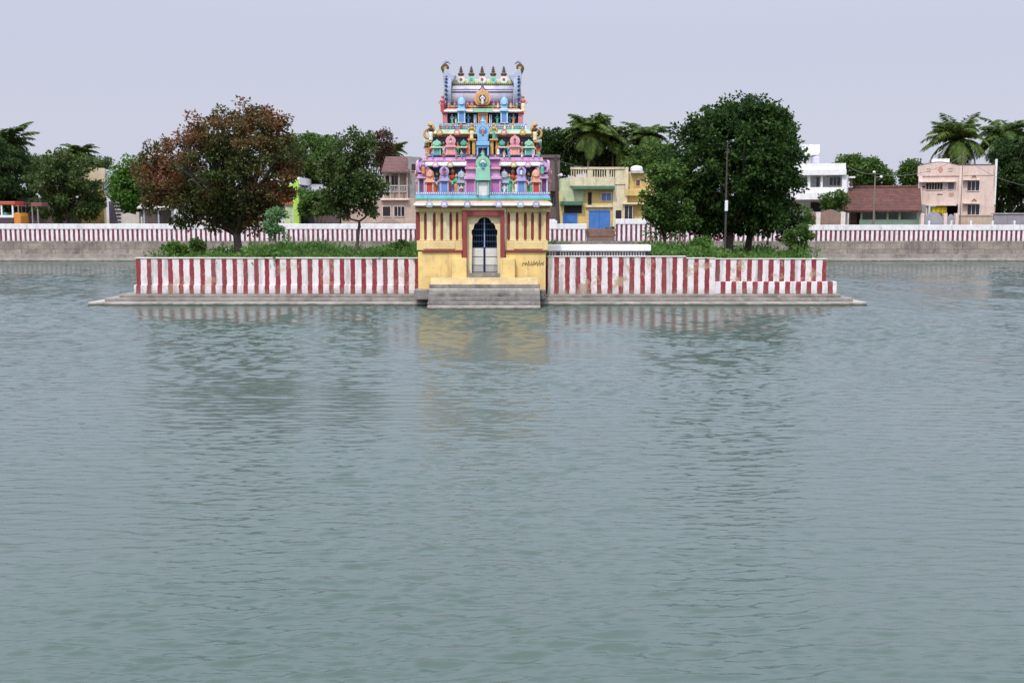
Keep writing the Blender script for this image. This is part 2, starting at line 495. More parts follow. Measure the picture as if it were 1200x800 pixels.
MB().box(xm + .022, xm2, YI - .12, YI + .39, zw1 + .002, zw1 + .05).build('coping', cop_m, t, bevel=.015)
MB().box(xm2 + .002, xr + .03, YI - .01, YI + .39, zw1 - .038, zw1 + .012).build('coping', cop_m, t, bevel=.015)

# white dwarf wall right of the tower with its row of little pendants
Yw = YI + .6
t = thing('white_parapet', 'low white slab wall with a dark dentil row just right of the tower', 'parapet', (X(700, 295, Yw), Yw, 1.85))
MB().pbox(641, 763, 287.2, 294.2, Yw, 1.4).build('slab', paint('bright_white', (.84,.84,.83), (.4,.38,.36), .2, .05), t, bevel=.03)
MB().pbox(642.5, 761, 294.3, 312, Yw + .25, 1.0).build('wall_face', plain('dentil_gap_shade', (.16,.16,.18), .9), t)  # face behind the dentils is coloured dark to give them shadow gaps
mb = MB(); mb.pbox(642.6, 760.9, 294.22, 294.9, Yw + .158, .09)
for k in range(37):
    a = 643.5 + k * 3.17
    if k in (3, 14, 36): continue
    mb.pbox(a, a + 1.55, 294.5, 302, Yw + .16, .085)
mb.build('dentil_moulding', white, t)

# ================================================================== THE TEMPLE TOWER
P = {}
def pm(k, c, amt=.58): P[k] = paint('paint_' + k, c, (.13,.11,.11), amt, .18); return P[k]
pm('ochre', (.74,.57,.26), .4); pm('cream', (.78,.66,.38), .3); pm('yellow', (.80,.58,.22), .5); pm('oxblood', (.25,.045,.036)); pm('white', (.78,.77,.74))
pm('orange', (.68,.22,.10)); pm('peach', (.72,.37,.25)); pm('green', (.10,.42,.24)); pm('mint', (.28,.58,.42)); pm('teal', (.10,.36,.34)); pm('sky', (.25,.50,.74)); pm('pale_blue', (.42,.60,.76))
pm('blue', (.13,.26,.52)); pm('navy', (.035,.055,.14)); pm('lilac', (.42,.38,.62)); pm('slate', (.30,.36,.46)); pm('grey_blue', (.42,.48,.56)); pm('magenta', (.50,.17,.40)); pm('mauve', (.62,.36,.57)); pm('plum', (.22,.05,.17)); pm('pink', (.74,.36,.40))
pm('rose', (.62,.20,.22)); pm('red', (.48,.06,.05)); pm('gold', (.55,.34,.09)); pm('bronze', (.10,.065,.035)); pm('dusk', (.10,.085,.15)); pm('violet_grey', (.52,.47,.54)); pm('recess_shade', (.03,.03,.04))
Yb = 53.0
tower = thing('temple_tower', 'many tiered temple gateway tower painted in bright colours on a yellow striped base', 'temple tower', (GXc, Yb, .5))
def pb(name, mat, boxes, bevel=0, label=None):
    m = MB()
    for b in boxes: m.pbox(*b)
    return m.build(name, P[mat] if isinstance(mat, str) else mat, tower, label, bevel)
YBK = 57.4
# --- base storey
pb('plinth', 'yellow', [(490, 541.5, 295.2, 344, 52.72, YBK - 52.72), (592.5, 639.5, 295.2, 344, 52.72, YBK - 52.72)], .03)
pb('pedestal', 'yellow', [(529.5, 546.8, 302.5, 334, 52.35, .36)], .03)
pb('pedestal', 'yellow', [(586.2, 603.5, 302.5, 334, 52.35, .36)], .03)
pb('moulding', 'oxblood', [(494, 541.8, 293, 295.1, 52.62, .5)]); pb('moulding', 'oxblood', [(592.3, 640, 293, 295.1, 52.62, .5)])
pb('wall_band', 'ochre', [(488.5, 541.8, 282, 292.9, 52.80, YBK - 52.85)]); pb('wall_band', 'ochre', [(592.3, 642, 282, 292.9, 52.80, YBK - 52.85)])
pb('panel', 'ochre', [(496, 533, 283.2, 291.8, 52.74, .055)], .01); pb('panel', 'ochre', [(602, 636, 283.2, 291.8, 52.74, .055)], .01)
pb('recessed_wall', 'oxblood', [(487.2, 541.8, 248.6, 281.9, 52.955, YBK - 53.0)]); pb('recessed_wall', 'oxblood', [(592.3, 643.8, 248.6, 281.9, 52.955, YBK - 53.0)])
for a, b in ((491.9,497.3),(499.9,507.6),(510.3,516.4),(519.2,526.9),(529.6,534.4),(537,541.6),
             (592.4,594.6),(597.4,604.6),(607.4,614.3),(617.1,622.6),(625.4,631.3),(634.1,640)):
    m = MB(); m.pbox(a + .25, b - .25, 250.8, 281.8, 52.88, .073); m.pbox(a - .5, b + .5, 249.0, 250.7, 52.84, .11); m.pbox(a - .4, b + .4, 280.4, 281.85, 52.85, .028)
    m.build('pilaster', P['cream'] if b - a > 7 else P['ochre'], tower, None, .012)
pb('entablature', 'ochre', [(486.6, 541.8, 243.4, 248.5, 52.78, YBK - 52.8), (592.3, 645, 243.4, 248.5, 52.78, YBK - 52.8)], .02)
pb('entablature', 'ochre', [(541.9, 592.2, 243.4, 246.4, 52.60, .5)]); pb('bracket_course', 'cream', [(485.5, 646, 241.8, 243.3, 52.70, YBK - 52.7)])
# passage inside: floor, back wall
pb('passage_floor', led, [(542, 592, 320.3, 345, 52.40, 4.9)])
pb('passage_wall', 'recess_shade', [(542.3, 591.7, 247, 320, 55.4, .3)])  # near-black paint stands in for the unlit interior behind the gate
# door frame
pb('door_frame', 'oxblood', [(542, 547.2, 253.1, 302.3, 52.56, .5)]); pb('door_frame', 'oxblood', [(586.2, 591.6, 253.1, 302.3, 52.56, .5)])
pb('lintel', 'oxblood', [(542, 591.6, 246.5, 253, 52.56, .55)])
def arch_half(sgn):
    Ya = 52.82
    c = 567.8
    pts = [(547.3, 253.2), (c, 253.2), (c, 254.4), (563.5, 255.6), (560.8, 258.0), (560.0, 260.6), (557.0, 262.0), (555.3, 264.6), (554.9, 268), (552.6, 270), (552.6, 274), (553.4, 276), (552.6, 320), (547.3, 320)]
    pts = [(px if sgn < 0 else 2*c - px - 1.0*(px < 550), py) for px, py in pts]
    return [(X(px, 285, Ya), Z(py, Ya)) for px, py in pts], Ya
for s_ in (-1, 1):
    pts, Ya = arch_half(s_)
    MB().prism(pts, 'y', Ya, Ya + .25).build('arch_surround', P['cream'], tower)
Yg = 53.12
steel = plain('gate_steel', (.05,.09,.16), .45, .4); sheetw = paint('gate_white', (.66,.65,.60), (.2,.18,.15), .5, .15)
for a, b in ((552.8, 567.3), (568.1, 583.2)):
    m = MB()
    for q in (a, b - .8): m.pbox(q, q + .8, 253.6, 319.4, Yg, .05)
    for r in (262, 268.5, 275.5, 282.5, 289.6, 318.6): m.pbox(a + .8, b - .8, r, r + .8, Yg + .004, .04)
    for k in range(1, 5): m.pbox(a + k*(b-a)/5 - .15, a + k*(b-a)/5 + .15, 254, 289.6, Yg + .012, .02)
    g = m.build('gate_leaf', steel, tower)
    m = MB(); m.pbox(a + .9, b - .9, 290.6, 300.6, Yg + .015, .02); m.pbox(a + .9, b - .9, 301.4, 310.4, Yg + .015, .02)
    m.build('sheet_panel', sheetw, g)
    m = MB(); m.pbox(a + .9, b - .9, 311.2, 318.4, Yg + .015, .02)
    m.build('kick_plate', paint('gate_grey', (.42,.42,.40), (.1,.1,.1), .5), g)
m = MB(); m.pbox(567.35, 568.05, 254, 290, Yg - .02, .03); m.build('meeting_bar', P['pale_blue'], tower)
# eave cornice with little horseshoe arches
def eave(pa, pb_, r0, r1, Yf, proj, mats_, ybk, name='cornice'):
    """curved overhanging eave round three sides: profile in (out, z)"""
    z0, z1 = Z(r1, Yf), Z(r0, Yf)
    h = z1 - z0
    prof = [(0, z0), (proj*.92, z0), (proj, z0 + h*.18), (proj*.95, z0 + h*.5), (proj*.7, z0 + h*.8), (proj*.3, z1), (0, z1)]
    xa, xb = X(pa, (r0+r1)/2, Yf) + proj, X(pb_, (r0+r1)/2, Yf) - proj
    yf, yb = Yf + proj, ybk
    m = MB(); vs = []; n = len(prof)
    for cx, cy, sx, sy in ((xa, yf, -1, -1), (xb, yf, 1, -1), (xb, yb, 1, 1), (xa, yb, -1, 1)):
        vs += [(cx + sx*o, cy + sy*o, z) for o, z in prof]
    fs = []; mi = []
    for c in range(4):
        d = (c + 1) % 4
        for i in range(n - 1):
            fs.append((c*n+i, d*n+i, d*n+i+1, c*n+i+1)); mi.append(1 if i >= 3 else 0)
    fs.append([c*n + n-1 for c in range(4)]); mi.append(1)
    m.add(vs, fs); m.m = mi
    return m.build(name, [P[k] for k in mats_], tower)
def kudu(cx, cz, r, Yf, ring, core, name='horseshoe_arch', xf=None, th=.12, parent=None):
    """horseshoe shaped gable ornament: ring with pointed tip, inner face as a child"""
    o = []; i_ = []
    for k in range(19):
        a = R(-52 + k * (284 / 18))
        o.append((cx + r*math.cos(a), cz + r*math.sin(a)))
    o[9] = (cx, cz + r*1.32)
    m = MB(xf); m.prism(o, 'y', Yf - th, Yf)
    k_ = m.build(name, ring, parent or tower)
    m = MB(xf)
    m.prism([(cx + r*.58*math.cos(R(-40 + q*26)), cz + r*.58*math.sin(R(-40 + q*26))) for q in range(11)], 'y', Yf - th - .025, Yf - th - .003)
    if parent is None: m.build('arch_face', core, k_)
    return k_
eave(484.5, 647.2, 234.8, 241.7, 52.35, .42, ('white', 'peach'), YBK)
for p_, k in ((503.2,'grey_blue'),(520.8,'lilac'),(547.8,'slate'),(584.6,'lilac'),(610,'grey_blue'),(628.4,'lilac')):
    kudu(X(p_, 238, 52.35), Z(239.6, 52.35), .17, 52.38, P[k], P['white'])
pb('string_course', 'green', [(486, 645.5, 232.3, 234.7, 52.58, YBK - 52.6)])
pb('ledge', 'sky', [(487, 644.5, 229.2, 232.2, 52.66, YBK - 52.7)]); pb('ledge', 'pale_blue', [(488.5, 643, 226.8, 229.1, 52.80, YBK - 52.9)])

def fig_prof(z0, h):
    return [(.20*h*.75, z0), (.17*h*.75, z0+.05*h), (.13*h, z0+.25*h), (.15*h, z0+.42*h), (.11*h, z0+.52*h), (.16*h, z0+.70*h), (.15*h, z0+.75*h), (.05*h, z0+.79*h), (.09*h, z0+.84*h), (.09*h, z0+.90*h), (.06*h, z0+.95*h), (.02*h, z0+1.0*h)]
n_st = 0
def statue(px, r0, r1, Yf, mat, xf=None, parent=None, cx=None, zz=None):
    z0, z1 = (Z(r1, Yf), Z(r0, Yf)) if zz is None else zz
    cx = X(px, (r0+r1)/2, Yf) if cx is None else cx
    h = z1 - z0
    m = MB(xf); m.smooth = True
    pf = fig_prof(z0, h)
    m.cur = 1; m.lathe(cx, Yf, pf[:5], 10, 1.0, .75); m.cur = 0
    m.lathe(cx, Yf, pf[4:], 10, 1.0, .75)
    m.cur = 2; m.lathe(cx, Yf, [(.10*h, z0+.90*h), (.085*h, z0+.95*h), (.05*h, z0+1.0*h), (.015*h, z0+1.06*h)], 8); m.cur = 0
    for s_ in (-1, 1):
        m.tube([(cx + s_*.14*h, Yf, z0+.70*h), (cx + s_*.23*h, Yf - .03*h, z0+.54*h), (cx + s_*.17*h, Yf - .15*h, z0+.50*h)], [.05*h, .045*h, .035*h], 6)
    global n_st
    n_st += 1
    return m.build('statue', [mat, P[('cream', 'red', 'white', 'orange', 'green', 'blue')[n_st % 6]], P['gold']], parent or tower)
def shrine(cx, w, z0, z1, Yf, cols, kind='dome', depth=.42, xf=None, niche='dusk', extra=True):
    """little wall shrine: pilastered body, eave, neck, roof and finial; cols = body, roof, trim"""
    h = z1 - z0
    body, roofm, trim = (P[c] for c in cols)
    m = MB(xf)
    m.box(cx - .40*w, cx + .40*w, Yf, Yf + depth, z0, z0 + .42*h)
    m.cur = 1
    for s_ in (-1, 1):
        m.box(cx + s_*.33*w - .07*w, cx + s_*.33*w + .07*w, Yf - .05, Yf - .002, z0 + .03*h, z0 + .40*h)
    m.box(cx - .46*w, cx + .46*w, Yf - .07, Yf + depth, z0 - .001, z0 + .03*h)
    m.box(cx - .50*w, cx + .50*w, Yf - .13, Yf + depth, z0 + .42*h, z0 + .47*h)
    m.box(cx - .44*w, cx + .44*w, Yf - .08, Yf + depth, z0 + .471*h, z0 + .52*h)
    b = m.build('miniature_shrine', [body, trim], tower)
    m = MB(xf)
    m.box(cx - .25*w, cx + .25*w, Yf - .025, Yf - .003, z0 + .04*h, z0 + .37*h)
    m.build('niche', P[niche], b)
    m = MB(xf)
    if kind == 'dome':
        m.box(cx - .34*w, cx + .34*w, Yf, Yf + depth, z0 + .521*h, z0 + .62*h)
        m.smooth = True
        m.lathe(cx, Yf + depth*.4, [(.40*w, z0+.62*h), (.46*w, z0+.66*h), (.45*w, z0+.74*h), (.36*w, z0+.84*h), (.16*w, z0+.91*h), (.06*w, z0+.93*h), (.09*w, z0+.96*h), (.02*w, z0+1.0*h)], 12, 1, .85)
        r = m.build('roof', roofm, b)
        if extra: kudu(cx, z0 + .72*h, .24*w, Yf + depth*.4 - .40*w, trim, P['dusk'], 'horseshoe_arch', xf, .05, b)
    else:
        m.box(cx - .34*w, cx + .34*w, Yf, Yf + depth, z0 + .521*h, z0 + .64*h)
        m.build('neck', roofm, b)
        k_ = kudu(cx, z0 + .76*h, .44*w, Yf + depth*.35, roofm, P['dusk'], 'roof', xf, depth*.45, b)
        yy = Yf + depth*.35 - depth*.45
        m = MB(xf)
        m.prism([(cx + .30*w*math.cos(R(-40 + q*26)), z0 + .76*h + .30*w*math.sin(R(-40 + q*26))) for q in range(11)], 'y', yy - .03, yy - .004)
        m.build('arch_face', trim, b)
        statue(0, 0, 0, yy - .05, P['dusk'] if cols[1] != 'slate' else P['white'], xf, b, cx, (z0 + .64*h, z0 + .93*h))
    return b
def pshrine(px, pw, r0, r1, Yf, cols, kind='dome', depth=.42, niche='dusk'):
    return shrine(X(px, (r0+r1)/2, Yf), pw * Yf / FPX, Z(r1, Yf), Z(r0, Yf), Yf, cols, kind, depth, None, niche)
C0 = 565.3
def both(fn, px, *a, **k):
    fn(px, *a, **k); fn(2*C0 + 1 - px, *a, **k)

# --- first tier
Y1 = 53.38
pb('tier_wall', 'dusk', [(491, 641, 187, 226.7, Y1, 57.0 - Y1)])
both(pshrine, 503.3, 12, 196, 226.6, Y1 - .42, ('orange', 'peach', 'peach'), 'dome', .42, 'red')
both(pshrine, 520.7, 12.6, 192.5, 226.6, Y1 - .45, ('slate', 'lilac', 'lilac'), 'arch', .45, 'blue')
both(pshrine, 540.6, 11, 198, 226.6, Y1 - .34, ('slate', 'grey_blue', 'grey_blue'), 'dome', .34, 'teal')
for p_ in (512.3, 2*C0+1-512.3): statue(p_, 203, 226.6, Y1 - .16, P['navy'])
for p_ in (530.3, 2*C0+1-530.3): statue(p_, 199, 226.6, Y1 - .16, P['red'])
for p_ in (540.6, 2*C0+1-540.6): statue(p_, 216.5, 226.2, Y1 - .42, P['white'])
for p_ in (493.9, 2*C0+1-493.9):
    pb('corner_block', 'plum', [(p_ - 4, p_ + 4, 209.5, 226.7, Y1 - .25, .9)])
    m = MB(); m.pbox(p_ - 5.3, p_ + 5, 206.4, 209.4, Y1 - .42, 1.2); m.pbox(p_ - 4.3, p_ + 4.2, 204.6, 206.3, Y1 - .3, 1.0); m.build('corner_ledge', P['mauve'], tower, None, .02)
    for q in (-3.4, 3.4):
        pb('pilaster', 'pale_blue', [(p_ + q - .9, p_ + q + .9, 209.5, 226.6, Y1 - .31, .055)])
    kudu(X(p_ + (1.5 if p_ < C0 else -1.5), 196, Y1 - .2), Z(196.5, Y1 - .2), .29, Y1 - .05, P['mauve'], P['plum'], th=.3)
    statue(p_ + (2.2 if p_ < C0 else -2.2), 187.5, 204, Y1 - .45, P['lilac'])
    # side elevation scroll
    sx = X(p_, 196, Y1); d = -1 if p_ < C0 else 1
    m = MB(); m.lathe(0, 0, [(.02, -.09), (.36, -.09), (.40, 0), (.36, .09), (.02, .09)], 16)
    m.xf = None
    mm = Matrix.Translation((sx + d*.18, Y1 + .45, Z(196.5, Y1))) @ Matrix.Rotation(R(90), 4, 'Y')
    m.v = [mm @ v for v in m.v]; m.build('side_scroll', P['mauve'], tower)
pb('cornice_band', 'mauve', [(496, 545.5, 184.6, 188.6, Y1 - .22, .6)], .02); pb('cornice_band', 'mauve', [(586, 636, 184.6, 188.6, Y1 - .22, .6)], .02)
eave(497, 634.5, 188.7, 194.8, Y1 - .42, .30, ('white', 'white'), 57.0)
for p_, k in ((511.3,'mauve'),(528.2,'gold'),(602,'gold'),(618.6,'mauve')):
    kudu(X(p_, 192, Y1), Z(193.2, Y1 - .44), .15, Y1 - .44, P[k], P['white'], th=.08)
# centre bay of tier one
for s_ in (-1, 1):
    a = lambda q: C0 + .5 + s_*q
    m = MB(); m.pbox(a(8.3), a(21), 210.5, 226.7, Y1 - .52, .9); m.build('bay_wall', P['magenta'], tower)
    for q in (9.2, 20):
        pb('pilaster', 'mauve', [(a(q) - .9, a(q) + .9, 211, 226.6, Y1 - .57, .045)])
    m = MB(); m.pbox(a(7.5), a(22.2), 206.6, 210.4, Y1 - .66, 1.0); m.build('bay_ledge', P['mauve'], tower, None, .03)
    m = MB(); m.pbox(a(8), a(20), 198.5, 206.5, Y1 - .45, .8); m.build('bay_wall', P['pink' if 0 else 'mauve'], tower)
    m = MB(); m.pbox(a(7.5), a(21), 195.8, 198.4, Y1 - .6, .9); m.build('bay_ledge', P['pink'], tower, None, .02)
    m = MB(); m.pbox(a(8), a(19.4), 187, 195.7, Y1 - .42, .8); m.build('bay_wall', P['magenta'], tower)
    m = MB(); m.pbox(a(7.6), a(20), 184.4, 186.9, Y1 - .55, .9); m.build('bay_ledge', P['mauve'], tower, None, .02)
m = MB(); m.pbox(557.5, 574.3, 196.5, 209, Y1 - .78, .7); m.pbox(556.6, 575, 209.1, 211.6, Y1 - .9, .9); m.pbox(558.3, 560.4, 211.7, 229, Y1 - .82, .6); m.pbox(571.4, 573.5, 211.7, 229, Y1 - .82, .6)
cs = m.build('central_shrine', P['mint'], tower, None, .02)
m = MB(); m.pbox(560.5, 571.3, 213, 229, Y1 - .72, .2); m.build('niche', P['white'], cs)
kudu(X(566, 190, Y1 - .7), Z(191.5, Y1 - .7), .35, Y1 - .52, P['mint'], P['green'], th=.22)
statue(566, 185.5, 197.5, Y1 - .80, P['white'])
MB().lathe(X(566, 182, Y1), Y1 - .6, [(.10, Z(182.8, Y1)), (.13, Z(181.5, Y1)), (.05, Z(179.5, Y1)), (.01, Z(177.5, Y1))], 8).build('finial', P['green'], tower)
# --- second tier
Y2 = 53.95
pb('tier_ledge', 'violet_grey', [(499.5, 631.5, 181.6, 184.3, Y2 - .30, 57 - Y2)], .02)
pb('tier_wall', 'dusk', [(502.5, 628.8, 160.5, 181.5, Y2, 56.7 - Y2)])
both(pshrine, 511.8, 12, 163, 181.5, Y2 - .40, ('green', 'mint', 'mint'), 'dome', .40, 'teal')
both(pshrine, 528.2, 13.2, 160, 181.5, Y2 - .44, ('rose', 'pink', 'pink'), 'arch', .44, 'peach')
both(pshrine, 543.3, 9.5, 163, 181.5, Y2 - .32, ('teal', 'teal', 'green'), 'dome', .32, 'navy')
for p_ in (519.8, 2*C0+1-519.8): statue(p_, 167, 181.4, Y2 - .15, P['bronze'])
for p_ in (536.2, 2*C0+1-536.2): statue(p_, 167, 181.4, Y2 - .15, P['gold'])
pb('railing', 'cream', [(504, 547, 172.0, 173.2, Y2 - .52, .05)]); pb('railing', 'cream', [(584, 627, 172.0, 173.2, Y2 - .52, .05)])
for s_ in (-1, 1):
    a = lambda q: C0 + .5 + s_*q
    pb('pillar', 'gold', [(a(8.6), a(12.5), 165, 181.4, Y2 - .45, .5)], .02); pb('pillar', 'gold', [(a(15), a(17), 165, 181.4, Y2 - .4, .4)], .02)
    pb('bay_ledge', 'gold', [(a(7.6), a(18), 162.6, 164.9, Y2 - .55, .7)], .03)
    statue(a(13), 145, 162.5, Y2 - .30, P['gold']); statue(a(16), 151, 162.5, Y2 - .22, P['gold'])
    # curled end brackets
    p_ = a(64.5); m = MB(); m.smooth = True
    cx_, cz_ = X(p_, 155, Y2), Z(155.5, Y2); pts = []
    for k in range(15):
        an = R(100 + k*25); rr = .34 - .017*k
        pts.append((cx_ - s_*rr*math.cos(an)*-1, Y2 - .1, cz_ + rr*math.sin(an)*1.25))
    m.tube(pts, [.11 - .005*k for k in range(15)], 8); m.build('scroll_bracket', P['gold'], tower)
    statue(a(61), 145.5, 164.5, Y2 - .2, P['bronze'])
    pb('corner_ledge', 'gold', [(a(59.5), a(65.5), 165, 167.2, Y2 - .3, .8)], .02); pb('pilaster', 'gold', [(a(62.6), a(64), 167.3, 181.4, Y2 - .06, .3)])
    statue(a(65.6), 166.5, 181.4, Y2 - .02, P['bronze'])
eave(508, 623, 151.5, 157.4, Y2 - .36, .28, ('cream', 'mint'), 56.7)
pb('string_course', 'rose', [(509, 622, 157.6, 160.4, Y2 - .1, 56.6 - Y2)])
for p_, k in ((515.8,'gold'),(536,'rose'),(590.6,'rose'),(612.5,'gold')): kudu(X(p_, 154, Y2), Z(155.6, Y2 - .38), .15, Y2 - .36, P[k], P['cream'], th=.08)
m = MB(); m.pbox(558, 573.5, 165.5, 170.5, Y2 - .78, .8); m.pbox(559.5, 572, 157, 165.4, Y2 - .7, .7); m.pbox(558.5, 560.4, 170.6, 182, Y2 - .72, .5); m.pbox(571, 573, 170.6, 182, Y2 - .72, .5); m.pbox(560.5, 570.9, 170.6, 173.5, Y2 - .7, .4)
cs = m.build('central_shrine', P['sky'], tower, None, .02)
m = MB(); m.pbox(560.5, 570.9, 173.6, 182, Y2 - .5, .1); m.build('niche', P['navy'], cs)
statue(565.8, 174, 182, Y2 - .58, P['rose'])
kudu(X(565.8, 153, Y2 - .6), Z(153.5, Y2 - .6), .33, Y2 - .45, P['sky'], P['blue'], th=.22)
statue(565.8, 147.5, 158, Y2 - .72, P['pale_blue'])
MB().lathe(X(565.8, 144, Y2), Y2 - .5, [(.10, Z(145, Y2)), (.13, Z(143.5, Y2)), (.05, Z(141.5, Y2)), (.01, Z(138.5, Y2))], 8).build('finial', P['sky'], tower)
# --- third tier
Y3 = 54.40
pb('tier_ledge', 'violet_grey', [(514.5, 615, 146.8, 151.4, Y3 - .40, 56.6 - Y3)], .04); pb('tier_ledge', 'slate', [(515.6, 614, 144.6, 146.7, Y3 - .28, 56.5 - Y3)], .02)
pb('tier_wall', 'recess_shade', [(519, 612, 131.8, 144.5, Y3 + .12, 56.3 - Y3)])  # recess shade behind the small figures is painted in, near black
for s_ in (-1, 1):
    a = lambda q: C0 + .5 + s_*q
    pb('corner_block', 'rose', [(a(41.5), a(47.2), 133, 144.5, Y3 - .12, .7)], .02); pb('corner_ledge', 'red', [(a(40.8), a(48.3), 131, 132.9, Y3 - .2, .9)], .02)
    pshrine(a(25), 10.6, 111, 144.4, Y3 - .36, ('sky', 'sky', 'pale_blue'), 'dome', .40, 'blue')
    statue(a(36), 134, 144.4, Y3 - .05, P['slate']); statue(a(17), 134, 144.4, Y3 - .05, P['teal']); statue(a(31.5), 135, 144.4, Y3, P['green'])
    statue(a(47.2), 112, 130.9, Y3 - .02, P['rose']); statue(a(46.8), 122, 131, Y3 + .5, P['red'])
    pb('pillar', 'pale_blue', [(a(9.2), a(10.6), 134.5, 144.4, Y3 - .1, .2)]); pb('pillar', 'white', [(a(7.6), a(8.6), 134.5, 144.4, Y3 - .16, .2)])
    pb('door_jamb', 'orange', [(a(3.8), a(5.8), 134.2, 144.4, Y3 - .22, .3)])
pb('door_lintel', 'orange', [(C0 - 5.6, C0 + 6.6, 131.9, 134.1, Y3 - .24, .3)]); pb('niche', 'white', [(C0 - 3.2, C0 + 4.2, 134.2, 144.4, Y3 - .08, .1)])
eave(520, 611, 126.6, 131.6, Y3 - .28, .32, ('white', 'peach'), 56.4)
pb('frieze', 'mint', [(554, 577, 127.4, 131.4, Y3 - .34, .08)]); pb('frieze', 'gold', [(527, 603, 123.4, 126.5, Y3 + .02, 1.75)])
# --- wagon roof
Yc = 55.28
def wagon(r_, c_, zc, n=24, lo=-38):
    return [(Yc + r_*math.cos(R(lo + k*(180 - 2*lo)/n)), zc + c_*math.sin(R(lo + k*(180 - 2*lo)/n))) for k in range(n + 1)]
zR0, zR1 = Z(123.4, Y3), Z(99.5, Yc)
cz = zR0 + (zR1 - zR0)*.40; rz = zR1 - cz
xA, xB = X(529.5, 112, Yc), X(601.5, 112, Yc)
m = MB(); m.smooth = True; m.prism(wagon(.86, rz, cz), 'x', xA, xB); wr = m.build('wagon_roof', P['violet_grey'], tower)
for r0, r1, k in ((107.6,108.6,'navy'), (104.6,105.4,'slate'), (119.6,121,'plum')):
    za, zb_ = Z(r1, Yc - .7), Z(r0, Yc - .7)
    zz = (za + zb_)/2; s_ = max(-1, min(1, (zz - cz)/rz)); yy = .86*math.cos(math.asin(s_))
    MB().box(xA + .01, xB - .01, Yc - yy - .05, Yc + yy + .05, za, zb_).build('roof_band', P[k], wr)
pb('ridge_band', 'green', [(529, 602, 98.3, 99.8, Yc - .42, .84)], .02); pb('ridge', 'cream', [(529.5, 601.5, 93.4, 98.2, Yc - .26, .52)], .03)
for k, p_ in enumerate((540.2, 552.4, 565, 578, 590.4)):
    x_ = X(p_, 95, Yc - .3)
    MB().prism([(x_ + (.20 if k % 2 == 0 else .15)*math.cos(R(a*30)), Z(94.6, Yc) + .18*math.sin(R(a*30))) for a in range(12)], 'y', Yc - .34, Yc - .262).build('crest_petal', P['white' if k % 2 == 0 else 'mint'], tower)
    MB().prism([(x_ + .07*math.cos(R(a*45)), Z(94.2, Yc) + .07*math.sin(R(a*45))) for a in range(8)], 'y', Yc - .36, Yc - .342).build('petal_heart', P['red' if k % 2 == 0 else 'green'], tower)
    zb0, zt0 = Z(92.5, Yc), Z(77.5, Yc); h = zt0 - zb0
    m = MB(); m.smooth = True
    m.lathe(X(p_, 85, Yc), Yc, [(.10, zb0 - .06), (.13, zb0), (.07, zb0+.10*h), (.06, zb0+.16*h), (.15, zb0+.28*h), (.17, zb0+.36*h), (.12, zb0+.46*h), (.05, zb0+.52*h), (.12, zb0+.58*h), (.05, zb0+.64*h), (.09, zb0+.72*h), (.04, zb0+.80*h), (.06, zb0+.86*h), (.01, zt0)], 12)
    m.build('pot_finial', P['bronze'] if k != 2 else P['bronze'], tower)
# front horseshoe dormer
kudu(X(565.5, 113, Y3), Z(115.5, Y3 - .05), .40, Y3 + .15, P['peach'], P['red'], th=.38)
kudu(X(565.5, 113, Y3), Z(115.8, Y3 - .05), .29, Y3 - .25, P['gold'], P['navy'], th=.05)
statue(565.5, 110.5, 122, Y3 - .40, P['white'])
m = MB(); m.lathe(X(565.5, 104, Y3), Y3 - .05, [(.12, Z(107, Y3)), (.19, Z(105.4, Y3)), (.10, Z(103.6, Y3)), (.05, Z(101, Y3)), (.01, Z(98.5, Y3))], 10); m.build('finial', P['navy'], tower)
